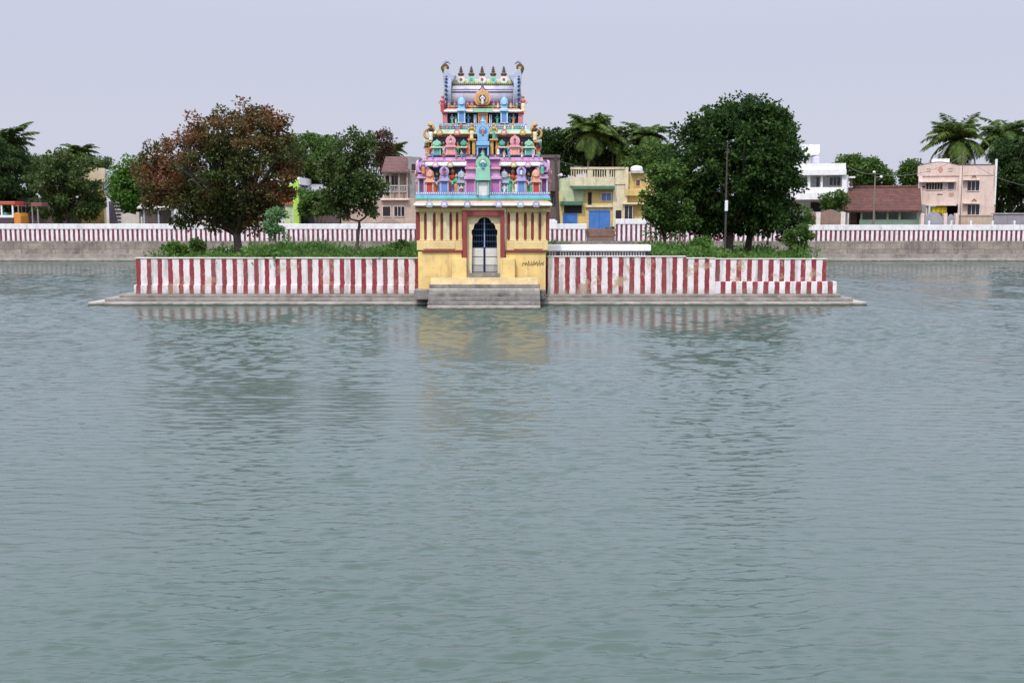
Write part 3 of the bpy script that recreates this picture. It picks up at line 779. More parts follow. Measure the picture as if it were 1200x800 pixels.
# gable ends with rearing beast heads
for s_ in (-1, 1):
    a = lambda q: C0 + .2 + s_*q
    x0, x1 = X(a(36.5), 112, Yc - .8), X(a(42.5), 112, Yc - .8)
    pts = []
    zc2 = Z(112, Yc); rr = .98
    for k in range(25):
        an = R(-50 + k*280/24)
        pts.append((Yc + rr*math.cos(an), zc2 + rr*1.02*math.sin(an)))
    m = MB(); m.prism(pts, 'x', x0, x1); ge = m.build('gable_end', P['slate'], tower, None, .02)
    m = MB(); m.smooth = True
    for k in range(1, 24):
        an = R(-50 + k*280/24)
        m.lathe((x1) + 0, Yc + (rr + .03)*math.cos(an), [(.02, zc2 + (rr+.03)*1.02*math.sin(an) - .07), (.085, zc2 + (rr+.03)*1.02*math.sin(an)), (.02, zc2 + (rr+.03)*1.02*math.sin(an) + .07)], 8)
    m.build('gable_knobs', P['navy'], ge)
    # sweeping flank that leans out to the head
    Yh = Yc - .28
    fl = [(37, 99.5), (33, 94), (31.2, 88.6), (36, 87.5), (38.6, 83), (44, 82.5), (45.8, 88), (45.4, 96), (44.6, 104), (45.5, 112), (47.3, 128), (38, 128), (38, 112)]
    MB().prism([(X(a(q), r, Yh), Z(r, Yh)) for q, r in fl], 'y', Yh - .35, Yh + .75).build('gable_flank', P['grey_blue'], tower, None, .03)
    hd = [(38.4, 86), (40, 82), (39.4, 77.8), (41.8, 75.6), (44.4, 74.8), (47.2, 77), (49, 80.2), (47.6, 83.6), (45.6, 88.5), (43, 88)]
    h_ = MB().prism([(X(a(q), r, Yh), Z(r, Yh)) for q, r in hd], 'y', Yh - .22, Yh + .3).build('beast_head', P['bronze'], tower, None, .04)
    crest = [(44.0, 75.2), (42.4, 73.2), (40.2, 73.4), (38.8, 75.2), (37.9, 74.6), (39.6, 72.2), (42.8, 71.6), (45.4, 73.2), (46.4, 76.2)]
    MB().prism([(X(a(q), r, Yh), Z(r, Yh)) for q, r in crest], 'y', Yh - .12, Yh + .2).build('horn', P['slate'], h_)
    MB().prism([(X(a(q), r, Yh), Z(r, Yh)) for q, r in [(41.6,80),(43.6,78.4),(45.6,80),(44.4,83.6),(42,84)]], 'y', Yh - .26, Yh - .222).build('mane_patch', P['gold'], h_)
def dentils(px0, px1, r0, r1, Yf, mat, n, back):
    m = MB(); m.pbox(px0, px1, r0, r0 + (r1 - r0)*.35, Yf + .02, .1); m.cur = 1
    for k in range(n):
        a = px0 + (px1 - px0)*(k + .2)/n
        m.pbox(a, a + (px1 - px0)/n*.6, r0 + (r1 - r0)*.3, r1, Yf, .1)
    return m.build('dentil_course', [P[back], P[mat]], tower)
dentils(487, 644.5, 225.0, 227.2, 52.72, 'white', 62, 'blue'); dentils(486.5, 645, 241.4, 243.4, 52.62, 'oxblood', 70, 'cream')
dentils(497, 544.8, 188.2, 190.0, Y1 - .33, 'plum', 22, 'mauve'); dentils(586.8, 635, 188.2, 190.0, Y1 - .33, 'plum', 22, 'mauve')
dentils(500, 545, 182.2, 184, Y2 - .38, 'navy', 20, 'lilac'); dentils(586, 631, 182.2, 184, Y2 - .38, 'navy', 20, 'lilac')
dentils(508, 623, 158.0, 160.2, Y2 - .18, 'gold', 46, 'red'); dentils(515, 614.6, 146.2, 148.0, Y3 - .46, 'white', 40, 'slate')
dentils(524, 607, 125.2, 127, Y3 - .05, 'oxblood', 34, 'cream'); dentils(530, 601, 97.2, 98.8, Yc - .48, 'gold', 30, 'green')
for q, r0, r1, k in ((508.6, 208, 226.6, 'sky'), (516.3, 206, 226.6, 'peach'), (525.8, 206, 226.6, 'gold'), (534.8, 205, 226.6, 'green'), (546, 204, 226.6, 'rose')):
    for p_ in (q, 2*C0 + 1 - q): statue(p_, r0, r1, Y1 - .30, P[k])
for q, r0, r1, k in ((506.4, 169, 181.4, 'peach'), (523.0, 170, 181.4, 'sky'), (533.4, 170, 181.4, 'mint'), (547.8, 168, 181.4, 'rose')):
    for p_ in (q, 2*C0 + 1 - q): statue(p_, r0, r1, Y2 - .36, P[k])
for q in (500, 507, 520, 534.5, 541):      # little figures on the ledge of the second tier
    for p_ in (q, 2*C0 + 1 - q): statue(p_, 177, 184.4, Y1 - .28, P[('lilac', 'peach', 'mint')[int(q) % 3]])
for q in (515.5, 524, 531, 540):
    for p_ in (q, 2*C0 + 1 - q): statue(p_, 143.6, 151.3, Y3 - .5, P[('gold', 'rose', 'sky')[int(q) % 3]])
for q in (526, 533, 548, 553):
    for p_ in (q, 2*C0 + 1 - q): statue(p_, 119.5, 126.5, Y3 - .14, P[('mint', 'lilac', 'peach')[int(q) % 3]])
# --- the two flanks carry shrines as well
def side(sgn, px_edge, Yf, r0, r1, Yctr, cols, kind):
    xs = X(px_edge, (r0+r1)/2, Yf)
    xf = Matrix.Translation((xs, Yctr, 0)) @ Matrix.Rotation(R(90*sgn), 4, 'Z')
    shrine(0, .56, Z(r1, Yf), Z(r0, Yf), -.13, cols, kind, .38, xf)
for sgn, e1, e2 in ((-1, 491, 502.5), (1, 641, 628.8)):
    for k, (yc, cols, kd) in enumerate(((54.2, ('orange','peach','peach'), 'dome'), (54.95, ('slate','lilac','lilac'), 'arch'), (55.7, ('magenta','mauve','mint'), 'dome'), (56.4, ('slate','lilac','lilac'), 'arch'))):
        side(sgn, e1, Y1, 194, 226.6, yc, cols, kd)
    for yc, cols, kd in ((54.5, ('green','mint','mint'), 'dome'), (55.25, ('sky','sky','pale_blue'), 'arch'), (56.0, ('rose','pink','pink'), 'arch')):
        side(sgn, e2, Y2, 161, 181.5, yc, cols, kd)
# scrawl on the right plinth
m = MB()
pts = []
for k in range(60):
    pts.append((X(612 + k*.43, 309, 52.7), 52.712, Z(309 + random.uniform(1.2, 3.6)*math.sin(k*1.7) + 1.6*math.sin(k*.9 + 1), 52.7)))
m.tube(pts, .011, 4); m.build('scrawl', paint('faded_scrawl', (.16,.11,.06)), tower)
# apron of worn yellow plaster and the stone steps
st_m = stone('step_stone', (.15,.138,.12), (.30,.28,.25), (.05,.045,.04), 1.6, None, .8)
t = thing('stone_steps', 'worn grey stone steps going down into the water in front of the gateway', 'steps', (GXc, 51, 0))
xs0, xs1 = X(502, 345, 51), X(633, 345, 51)
n_ = 6; yb0, yt0, zt0 = 50.15, 51.75, Z(333.5, 51.6)
for k in range(n_):
    y0 = yb0 + (yt0 - yb0)*k/(n_ - 1)
    MB().box(xs0 - .02*(k == n_-1), xs1 + .02*(k == n_-1), y0, 52.30, -1.2 if k == 0 else zt0*k/n_ + .003, zt0*(k+1)/n_).build('step', bleach if k in (0, 4) else st_m, t, bevel=.025)
worn = paint('worn_ochre', (.56,.42,.20), (.28,.24,.20), .8, .3)
m = MB(); m.prism([(51.78, zt0 + .004), (52.345, zt0 + .004), (52.345, Z(325, 52.3)), (52.0, Z(326, 52.2))], 'x', xs0 + .05, xs1 - .1); m.build('apron', worn, t)
MB().box(xs0 - .75, xs0 - .02, 51.9, YI - .42, .345, .80).build('side_block', st_m, t, bevel=.03)
MB().box(xs1 + .02, xs1 + .30, 52.0, YI - .42, .345, .78).build('side_block', st_m, t, bevel=.03)

# ================================================================== VEGETATION
def leaves(N, centers, spread, size, up=.35):
    """N leaves scattered round clump centres -> verts, quads"""
    idx = rng.integers(0, len(centers), N)
    off = rng.normal(0, 1, (N, 3))
    off /= np.maximum(np.linalg.norm(off, axis=1, keepdims=True), 1e-6)
    rad = rng.random((N, 1)) ** .45
    sp = spread[idx][:, None] if hasattr(spread, '__len__') else spread
    off = off * rad * sp * np.array([1, 1, .75])
    p = centers[idx] + off
    d = off / np.maximum(np.linalg.norm(off, axis=1, keepdims=True), 1e-6) * .9 + rng.normal(0, .8, (N, 3)) + np.array([0, 0, -.25])
    d /= np.linalg.norm(d, axis=1, keepdims=True)
    nrm = rng.normal(0, .6, (N, 3)) + np.array([0, 0, up + .4])
    s = np.cross(d, nrm); s /= np.maximum(np.linalg.norm(s, axis=1, keepdims=True), 1e-6)
    L = size * (.6 + .8 * rng.random((N, 1)))
    wd = L * .30
    v = np.stack([p, p + d*L*.45 + s*wd, p + d*L, p + d*L*.45 - s*wd], axis=1).reshape(-1, 3)
    return v, np.arange(4 * N).reshape(-1, 4)

def crown_points(blobs, n, shell=.6):
    """clump centres in a union of ellipsoids, denser towards the outside"""
    vol = np.array([b[3]*b[4]*b[5] for b in blobs]) ** .8
    out = []
    for b, k in zip(blobs, rng.multinomial(n, vol / vol.sum())):
        d = rng.normal(0, 1, (k, 3)); d /= np.linalg.norm(d, axis=1, keepdims=True)
        r = np.where(rng.random((k, 1)) < shell, .80 + .22*rng.random((k, 1)), rng.random((k, 1)) ** .5 * .85)
        out.append(np.array(b[:3]) + d * r * np.array(b[3:6]))
    return np.concatenate(out)

def pblob(px, py, rx, ry, Y, ryd=None):
    x, z = at(px, py, Y); k = Y / FPX
    return (x, Y, z, rx*k, (ryd or (rx + ry)/2)*k, ry*k)

def tree(name, label, cat, base, blobs, leafm, barkm, nclump, nleaf, lsize, cspread, trunk_r, forks, group=None, limbs=22, shell=.6, trunks=None, twig=0, dens=1.0):
    """base (x,y,z); forks: height fraction where the limbs leave; each tree = trunk (with limbs) + crown"""
    t = thing(name, label, cat, base, group)
    cp = crown_points(blobs, nclump, shell)
    m = MB(); m.smooth = True
    tops = []
    for bx, by, lean, hgt, rr in (trunks or [(base[0], base[1], 0, forks, trunk_r)]):
        p0 = Vector((bx, by, base[2] - .3 if rr != .06 else base[2] + 1.8)); p1 = Vector((bx + lean, by, base[2] + hgt))
        mid = (p0 + p1)/2 + Vector((random.uniform(-.08, .08)*hgt, random.uniform(-.05, .05)*hgt, 0))
        m.tube([p0, p0 + Vector((0, 0, .35)), mid, p1], [rr*1.45, rr*1.05, rr*.9, rr*.75], 10)
        tops.append((p1, rr*.75))
    far = cp[rng.choice(len(cp), min(limbs, len(cp)), replace=False)]
    for c in far:
        c = Vector(c)
        tp, tr = min(tops, key=lambda q: (q[0] - c).length)
        q = tp - Vector((0, 0, random.uniform(0, .25)*forks))
        k = (c - q); sag = Vector((random.uniform(-.12, .12), random.uniform(-.12, .12), .10)) * k.length
        p1 = q + k*.35 + sag; p2 = q + k*.7 + sag*.7
        m.tube([q, p1, p2, c], [tr*.55, tr*.36, tr*.2, tr*.06], 6)
        for _ in range(twig):
            e = c + Vector((random.uniform(-1, 1), random.uniform(-1, 1), random.uniform(-.2, 1))) * min(k.length, 2.2) * .14
            m.tube([p2, (p2 + e)/2 + sag*.2, e], [tr*.12, tr*.08, tr*.03], 4)
    m.build('trunk', barkm, t)
    v, q = leaves(int(nleaf*dens), cp, cspread * (.6 + .8*rng.random(len(cp))), lsize)
    raw_mesh('crown', v, q, leafm, t)
    return t
bark = stone('bark', (.06,.045,.035), (.11,.085,.065), (.02,.018,.015), 3.0)
bark_pale = stone('palm_bark', (.13,.11,.09), (.20,.175,.145), (.05,.045,.04), 4.0)
L_red = leaf('leaf_reddish', [(0.0242,0.0468,0.0108), (0.0484,0.0796,0.0179), (0.1028,0.0936,0.0314), (0.1814,0.1287,0.0672)], .28, ((0.2297,0.0725,0.0323), .26, .45, .8))
L_dark = leaf('leaf_dark', [(0.0126,0.0318,0.0076), (0.0228,0.0539,0.0113), (0.0430,0.0918,0.0169), (0.0696,0.1346,0.0234)], .35)
L_mid = leaf('leaf_mid', [(0.0279,0.0630,0.0138), (0.0543,0.1125,0.0207), (0.0930,0.1650,0.0345), (0.1395,0.2250,0.0517)], .4)
L_bright = leaf('leaf_bright', [(0.0391,0.0972,0.0149), (0.0670,0.1620,0.0248), (0.1004,0.2052,0.0331), (0.1339,0.2376,0.0497)], .5)
L_olive = leaf('leaf_olive', [(.025,.055,.012), (.05,.095,.022), (.085,.125,.035), (.13,.12,.06)] or [(0.0341,0.0600,0.0138), (0.0697,0.0975,0.0230), (0.1240,0.1350,0.0368), (0.1705,0.1125,0.0517)], .4)
L_sap = leaf('leaf_sapling', [(0.0775,0.1800,0.0633), (0.1240,0.2550,0.0920), (0.1860,0.3300,0.1380), (0.2790,0.3900,0.1955)], .8)
L_black = leaf('leaf_darkest', [(0.0158,0.0326,0.0100), (0.0270,0.0565,0.0149), (0.0449,0.0870,0.0216), (0.0787,0.1414,0.0333)], .3)  # darkest foliage greens, varied leaf by leaf
L_dist = leaf('leaf_distant', [(0.0392,0.0776,0.0264), (0.0624,0.1121,0.0370), (0.0891,0.1552,0.0463), (0.1336,0.2070,0.0661)], .25)

YT = 61.0
zg = 1.85
# big reddish tree on the left
tree('broad_tree', 'broad reddish brown and green tree on the left half of the island', 'tree', (X(277, 285, YT), YT, zg),
     [pblob(262, 195, 84, 62, YT, 60), pblob(215, 200, 50, 48, YT), pblob(310, 195, 44, 56, YT), pblob(270, 152, 50, 30, YT), pblob(325, 172, 26, 36, YT), pblob(228, 240, 56, 24, YT), pblob(300, 240, 44, 26, YT), pblob(255, 252, 40, 16, YT), pblob(193, 222, 32, 26, YT), pblob(176, 200, 16, 16, YT), pblob(305, 140, 28, 18, YT), pblob(262, 262, 50, 8, YT), pblob(318, 258, 26, 10, YT)],
     L_red, bark, 460, 43000, .18, .46, .25, 1.7, limbs=90, shell=.55, twig=2)
# slender dark tree
tree('slender_tree', 'slender dark green tree with a forked trunk between the reddish tree and the tower', 'tree', (X(420, 290, 60), 60, zg),
     [pblob(410, 208, 36, 38, 60), pblob(418, 172, 25, 24, 60), pblob(398, 238, 22, 20, 60), pblob(434, 228, 20, 26, 60), pblob(385, 205, 18, 18, 60), pblob(405, 158, 14, 10, 60)],
     L_olive, bark, 170, 14000, .17, .36, .11, 1.45, limbs=46, shell=.45, twig=2,
     trunks=[(X(420, 290, 60), 60, X(421, 290, 60) - X(420, 290, 60), 1.85, .10), (X(421, 265, 60), 60, -.62, 2.75, .06), (X(421, 265, 60), 60.05, .75, 2.85, .06)])
# sapling
tree('sapling', 'pale green young sapling standing in the weeds right of the reddish tree', 'sapling', (X(323, 295, 56), 56, zg),
     [pblob(323, 253, 13, 12, 56), pblob(318, 268, 12, 12, 56), pblob(329, 272, 10, 12, 56), pblob(322, 288, 9, 9, 56)], L_sap, bark, 34, 1900, .13, .20, .035, 1.5, limbs=16, shell=.4)
# big green tree on the right
YR = 62.0
tree('dense_tree', 'large dense dark green rounded tree on the right half of the island', 'tree', (X(858, 288, YR), YR, zg),
     [pblob(862, 195, 70, 66, YR, 66), pblob(866, 148, 52, 33, YR), pblob(818, 185, 36, 44, YR), pblob(905, 178, 30, 48, YR), pblob(808, 235, 40, 38, YR), pblob(910, 238, 34, 38, YR), pblob(860, 245, 60, 28, YR), pblob(892, 140, 30, 22, YR), pblob(836, 150, 32, 26, YR), pblob(925, 262, 20, 18, YR), pblob(820, 262, 26, 15, YR), pblob(892, 266, 26, 12, YR)],
     L_dark, bark, 520, 52000, .22, .54, .22, 1.5, limbs=60, shell=.68,
     trunks=[(X(853, 288, YR), YR, .1, 1.7, .24), (X(872, 288, YR + 1), YR + 1, .35, 1.7, .22)])
tree('small_tree', 'smaller leafy tree with a thin trunk at the left foot of the large dense tree', 'tree', (X(778, 290, 60), 60, zg),
     [pblob(782, 232, 26, 38, 60), pblob(770, 256, 18, 20, 60), pblob(795, 260, 22, 18, 60), pblob(782, 205, 20, 24, 60), pblob(763, 238, 11, 16, 60)], L_mid, bark, 110, 10500, .19, .40, .09, 1.4, limbs=24)
# shrubs on the island
def shrub(px, py, rx, ry, Y, lm, label, zb_=1.85, n=1500, ls=.16, name='shrub', cat='shrub', group=None):
    x = X(px, py + ry, Y); t = thing(name, label, cat, (x, Y, zb_), group)
    cp = crown_points([pblob(px, py, rx, ry, Y)], 26, .5)
    m = MB()
    for c in cp[:9]: m.tube([(x, Y, zb_ - .1), (Vector(c) + Vector((x, Y, zb_)))/2, c], [.025, .018, .006], 5)
    m.build('stems', bark, t)
    v, q = leaves(n, cp, np.full(len(cp), min(rx, ry)*Y/FPX*.42), ls)
    raw_mesh('foliage', v, q, lm, t)
    return t
shrub(936, 282, 13, 22, 57, L_mid, 'tall leafy bush at the right end of the island weeds', n=2600)
shrub(822, 288, 12, 9, 56, L_bright, 'bright green bush in the weeds in front of the two trunks', n=1500)
shrub(205, 293, 14, 8, 56, L_bright, 'low bright bush at the left end of the island weeds', n=1500)
shrub(232, 288, 9, 8, 59, L_mid, 'dark low bush in the weeds left of the reddish tree trunk', n=1000)
shrub(470, 291, 15, 9, 57, L_mid, 'dark green bush in the weeds against the left side of the tower', n=1500)
# weeds and grass: one mass
n_t = 3600
tx = rng.uniform(xl + .5, xr - .5, n_t); ty = YI + .5 + (YB - YI - 1.2) * rng.random(n_t) ** 1.5
keep = ~((tx > gl - .1) & (tx < gr + .1) & (ty < 58)) & ~((tx > gr - .1) & (tx < X(764, 290, Yw)) & (ty < Yw + 1.5))
tx, ty = tx[keep], ty[keep]
hgt = .34 + .55*np.clip(np.sin(tx*.9)*.5 + np.sin(tx*2.3 + ty)*.35 + .35, 0, 1) + .12*rng.random(len(tx))
cen = np.stack([tx, ty, 1.85 + hgt*.45], 1)
v1, q1 = leaves(40000, cen, hgt*.8, .21, .1)
nb = 8000
ii = rng.integers(0, len(tx), nb)
bp = np.stack([tx[ii] + rng.normal(0, .2, nb), ty[ii] + rng.normal(0, .2, nb), np.full(nb, 1.84)], 1)
tip = bp + np.stack([rng.normal(0, .13, nb), rng.normal(0, .13, nb), hgt[ii]*(.7 + .7*rng.random(nb))], 1)
sd_ = np.stack([np.full(nb, .018), rng.normal(0, .01, nb), np.zeros(nb)], 1)
v2 = np.stack([bp - sd_, bp + sd_, tip + sd_*.2, tip - sd_*.2], 1).reshape(-1, 3)
g = raw_mesh('grass', np.concatenate([v1, v2]), np.concatenate([q1, np.arange(4*nb).reshape(-1, 4) + len(v1)]), leaf('weed_leaf', [(.035,.08,.016), (.065,.15,.028), (.10,.20,.04), (.15,.24,.06)], .5))
tag(g, 'green weeds and grass covering the island behind the striped walls', 'grass', kind='stuff')

# ---- trees beyond the far bank
ZG = 2.38
def bg_tree(px, pyb, blobs, lm, label, Y, n=6500, ls=.34, cs=.75, tr=.2, name='leafy_tree', nclump=110, limbs=20):
    bl = [pblob(b[0], b[1], b[2], b[3], Y) for b in blobs]
    zc = min(b[2] for b in bl)
    return tree(name, label, 'tree', (X(px, pyb, Y), Y, ZG), bl, lm, bark, nclump, n, ls, cs, tr, max(1.0, (zc - ZG)*.6), 'trees beyond the far bank', limbs=limbs, dens=1.7)
bg_tree(80, 262, [(78, 215, 38, 32), (62, 205, 24, 24), (98, 235, 22, 22), (82, 190, 22, 13), (60, 238, 24, 20), (85, 246, 26, 14), (45, 222, 16, 20)], L_olive, 'dark bushy tree in front of the cream house on the far bank, left', 120, 9000)
bg_tree(20, 262, [(12, 210, 30, 36), (28, 220, 20, 28), (-15, 200, 40, 40), (10, 240, 40, 18)], L_black, 'dark tree behind the red truck at the left edge', 124, 9500)
bg_tree(150, 262, [(152, 222, 20, 24), (162, 200, 16, 16), (142, 212, 12, 14), (165, 235, 16, 16)], L_bright, 'bright green tree beside the white stair left of the reddish tree', 119, 6000)
bg_tree(40, 262, [(45, 200, 16, 12), (35, 192, 12, 9)], L_dist, 'small rounded treetop above the dark trees near the left edge', 150, 3000)
bg_tree(100, 262, [(80, 186, 16, 10), (118, 192, 14, 9), (102, 198, 26, 14)], L_dist, 'pale treetops behind the cream house roof', 150, 4500)
bg_tree(375, 262, [(372, 190, 34, 32), (395, 205, 30, 34), (350, 200, 26, 36), (340, 185, 18, 26)], L_mid, 'wide green tree filling the gap behind the reddish and slender trees', 126, 11000)
bg_tree(447, 262, [(448, 172, 15, 20), (452, 190, 12, 14)], leaf('leaf_rusty', [(.03,.03,.014), (.06,.045,.025), (.11,.06,.04), (.13,.075,.05)], .4), 'tall thin rusty topped tree behind the slender tree', 134, 2600, .3, .6)
shrub(373, 238, 24, 16, 116, L_mid, 'rounded green bush over the parapet left of the slender tree', ZG, 4200, .3)
bg_tree(655, 262, [(650, 172, 22, 20), (672, 168, 20, 16), (640, 190, 20, 20), (668, 190, 26, 16)], L_black, 'dark tree behind the tower, left of the palms', 140, 8500)
bg_tree(765, 262, [(765, 205, 20, 24), (752, 190, 20, 16), (775, 180, 18, 16), (745, 210, 20, 14)], L_mid, 'green tree between the yellow house and the large dense tree', 128, 6000)
bg_tree(715, 262, [(715, 190, 44, 14), (690, 186, 22, 12)], L_black, 'dark low treetops along the roof of the yellow house', 145, 7000)
bg_tree(1015, 262, [(1008, 200, 18, 18), (1025, 205, 16, 16), (995, 190, 10, 10), (1040, 215, 9, 8)], L_mid, 'green tree above the red tiled roof', 134, 6000)
bg_tree(1068, 262, [(1068, 205, 10, 16), (1062, 200, 6, 9)], L_mid, 'narrow green tree between tiled roof and pink house', 136, 2600)
bg_tree(1182, 262, [(1182, 205, 26, 40), (1200, 195, 26, 34), (1170, 225, 18, 26), (1215, 215, 30, 44), (1195, 235, 26, 24)], L_black, 'massive dark tree right of the pink house', 122, 13000)
shrub(976, 235, 16, 12, 115.5, L_mid, 'green bush in front of the white house balcony', ZG, 2600, .26)
shrub(945, 262, 9, 22, 112, L_mid, 'leafy shrub with pale blossoms by the white house gate', ZG, 1600, .2)

# palms
def palm(px, py, Y, label, fr=3.6, n=30, lm=None, seed=0, lean=0.0):
    rs = np.random.default_rng(seed)
    x, z = at(px, py, Y)
    t = thing('coconut_palm', label, 'palm tree', (x - lean, Y, ZG), 'coconut palms beyond the far bank')
    m = MB(); m.smooth = True
    H = z - ZG
    m.tube([(x - lean*(1 - s)**2, Y, ZG - .2 + (H + .2)*s) for s in (0, .1, .3, .5, .7, .85, 1)], [.24, .19, .165, .15, .14, .13, .12], 8)
    m.build('trunk', bark_pale, t)
    V = []
    for k in range(n + 16):
        az = 2*math.pi*(k*.382 + .1*rs.random())
        el = R(rs.uniform(-25, 80)) if k > 5 else R(rs.uniform(60, 86))
        L = fr*(.8 + .35*rs.random())
        L = fr*(.75 + .4*rs.random()); out = np.array([math.cos(az), math.sin(az), 0]); sidev = np.array([-math.sin(az), math.cos(az), 0]); upv = np.array([0, 0, 1.0])
        nseg = 18
        p = np.array([x, Y, z]); e = el; prev = p
        droop = R(rs.uniform(70, 115))/nseg
        for i in range(nseg):
            d = out*math.cos(e) + upv*math.sin(e)
            q = p + d*L/nseg
            nrm = -out*math.sin(e) + upv*math.cos(e)
            w = .03*(1 - i/nseg) + .008
            V += [p - sidev*w, p + sidev*w, q + sidev*w*.9, q - sidev*w*.9]
            ll = fr*.29*math.sin(math.pi*min(1, (i + 1.6)/(nseg + 1.2)))**.6
            for sgn in (-1, 1):
                for h in (0, .34, .67):
                    b = p + d*L/nseg*h
                    tipd = sidev*sgn*.8 + d*.6 - upv*(.35 + .35*rs.random()) + nrm*.1 + rs.normal(0, .10, 3)
                    tipd /= np.linalg.norm(tipd)
                    tp = b + tipd*ll*(.85 + .3*rs.random())
                    md = (b + tp)/2 + upv*.05*ll
                    V += [b, md + d*.085, tp, md - d*.085]
            p = q; e -= droop
    V = np.array(V)
    raw_mesh('fronds', V, np.arange(len(V)).reshape(-1, 4), lm or L_palm, t)
    if n > 20:
        m = MB(); m.smooth = True
        for k in range(6):
            a = k*1.05
            m.lathe(x + .22*math.cos(a), Y + .22*math.sin(a), [(.02, z - .38), (.11, z - .30), (.13, z - .2), (.09, z - .1), (.02, z - .05)], 8)
        m.build('coconuts', plain('coconut_husk', (.16,.14,.05), .6), t)
    return t
L_palm = leaf('leaf_palm', [(0.0387,0.0844,0.0173), (0.0775,0.1406,0.0287), (0.1356,0.1969,0.0431), (0.2131,0.2438,0.0719)], .4, None, .3)
L_palmd = leaf('leaf_palm_dark', [(0.0293,0.0607,0.0155), (0.0544,0.1013,0.0217), (0.0941,0.1519,0.0342), (0.1569,0.2025,0.0544)], .4, None, .25)
palm(8, 172, 128, 'tall dark coconut palm at the left edge of the photo', 4.0, 30, L_palmd, 1)
palm(-12, 186, 130, 'dark coconut palm cut by the left edge, lower than its neighbour', 3.8, 26, L_palmd, 21)
palm(92, 183, 146, 'small distant coconut palm above the dark bushy tree at left', 2.9, 24, L_palm, 2)
palm(373, 170, 150, 'coconut palm whose top shows between the reddish and slender trees', 2.8, 24, L_palm, 3)
palm(462, 178, 150, 'distant coconut palm just left of the tower, over the tiled roof', 2.4, 18, L_palm, 4)
palm(690, 155, 138, 'tallest coconut palm right of the tower, over the yellow house', 3.9, 34, L_palm, 5, .5)
palm(718, 165, 142, 'middle coconut palm of the three over the yellow house', 3.6, 30, L_palm, 6, -.4)
palm(756, 163, 140, 'coconut palm next to the large dense tree, rightmost over the yellow house', 3.6, 32, L_palmd, 7)
palm(738, 188, 144, 'low coconut palm with bright fronds under its taller neighbours', 3.2, 26, L_palm, 17)
palm(640, 178, 150, 'coconut palm mostly hidden in the dark tree behind the tower', 3.0, 22, L_palmd, 8)
palm(1121, 164, 132, 'tall coconut palm spreading behind the pink house', 4.1, 36, L_palm, 9, .3)
palm(1178, 162, 131, 'dark coconut palm above the massive tree near the right edge', 3.9, 32, L_palmd, 10)
palm(1200, 172, 133, 'dark coconut palm cut by the right edge', 3.6, 28, L_palmd, 11)
palm(968, 200, 150, 'little palm top peeping over the white house terrace', 1.5, 16, L_palmd, 12)

# ================================================================== BUILDINGS BEYOND THE FAR BANK
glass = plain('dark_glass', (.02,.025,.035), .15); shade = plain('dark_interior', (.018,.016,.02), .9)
def hpart(t, name, mat, boxes, bevel=0, label=None):
    m = MB()
    for b in boxes: m.pbox(*b)
    return m.build(name, mat, t, label, bevel)
def window(t, px0, px1, py0, py1, Yf, frm, bars=2, pane=None, sh=None):
    f = MB(); w = .7
    f.pbox(px0 - w, px0, py0 - w, py1 + w, Yf - .08, .08); f.pbox(px1, px1 + w, py0 - w, py1 + w, Yf - .08, .08)
    f.pbox(px0, px1, py0 - w, py0, Yf - .08, .08); f.pbox(px0, px1, py1, py1 + w, Yf - .10, .1)
    for k in range(1, bars + 1):
        c = px0 + (px1 - px0)*k/(bars + 1); f.pbox(c - .28, c + .28, py0, py1, Yf - .06, .05)
    o = f.build('window', frm, t)
    m = MB(); m.pbox(px0, px1, py0, py1, Yf - .03, .025); m.build('pane', pane or glass, o)
    if sh:
        m = MB(); m.pbox(px0 - 2.5, px1 + 2.5, py0 - 2.6, py0 - 1, Yf - .6, .6); m.build('sunshade', sh, t, None, .02)
    return o
def house(name, label, px, Y): return thing(name, label, 'house', (X(px, 262, Y), Y, ZG), 'houses along the far bank')
GB = 276     # rows below the parapet, down to the street
od = paint('old_brown', (.12,.09,.085), (.04,.035,.035), .5)
hy = paint('house_yellow', (.62,.46,.16), (.12,.10,.07), .6); hcr = paint('house_cream', (.66,.58,.38), (.12,.10,.08), .6); hgr = paint('house_green', (.50,.54,.32), (.16,.18,.12), .5)
dgreen = paint('awning_green', (.07,.17,.10), (.05,.05,.04), .4); dblue = paint('door_blue', (.05,.17,.46), (.06,.07,.12), .3, .2, .5); hw = paint('house_white', (.76,.76,.74), (.2,.19,.17), .5, .1)
hpk = paint('house_pink', (.64,.50,.42), (.18,.14,.12), .45, .12); hpkt = paint('pink_trim', (.72,.58,.50), (.3,.24,.2), .2); rustb = paint('door_brown', (.12,.06,.045), (.04,.03,.03), .4)
# --- yellow house right of the tower
Yh = 117.0
t = house('yellow_house', 'yellow and pale green two storey house with blue doors right of the tower', 705, Yh)
hpart(t, 'wall', hy, [(655, 718, 224, GB, Yh, 8)]); hpart(t, 'upper_wall', hgr, [(657, 684, 209, 236, Yh - .02, 7)])
hpart(t, 'upper_wall', hy, [(684.2, 718, 218, 223.9, Yh, 7)])
hpart(t, 'side_wing', hcr, [(718.2, 735, 209, GB, Yh - .1, 8)]); hpart(t, 'rear_wing', hy, [(735.2, 770, 203, GB, Yh + .4, 8)])
hpart(t, 'terrace_wall', hcr, [(668, 720, 207.5, 217.8, Yh - .25, .3)])
m = MB(); m.pbox(668.5, 732, 195.8, 198.6, Yh - .28, .35)
for k in range(19):
    a = 669.2 + k*2.75
    if k in (7, 8, 15): m.pbox(a, a + 2.6, 198.7, 207.4, Yh - .22, .25)
    else: m.pbox(a, a + 1.0, 198.7, 207.4, Yh - .2, .2)
m.build('balustrade', hcr, t)
hpart(t, 'terrace_wall', hcr, [(721, 733.5, 198.8, 216, Yh - .2, .3)]); hpart(t, 'pier', hcr, [(733, 736.5, 196, 222, Yh - .3, .6)], .03)
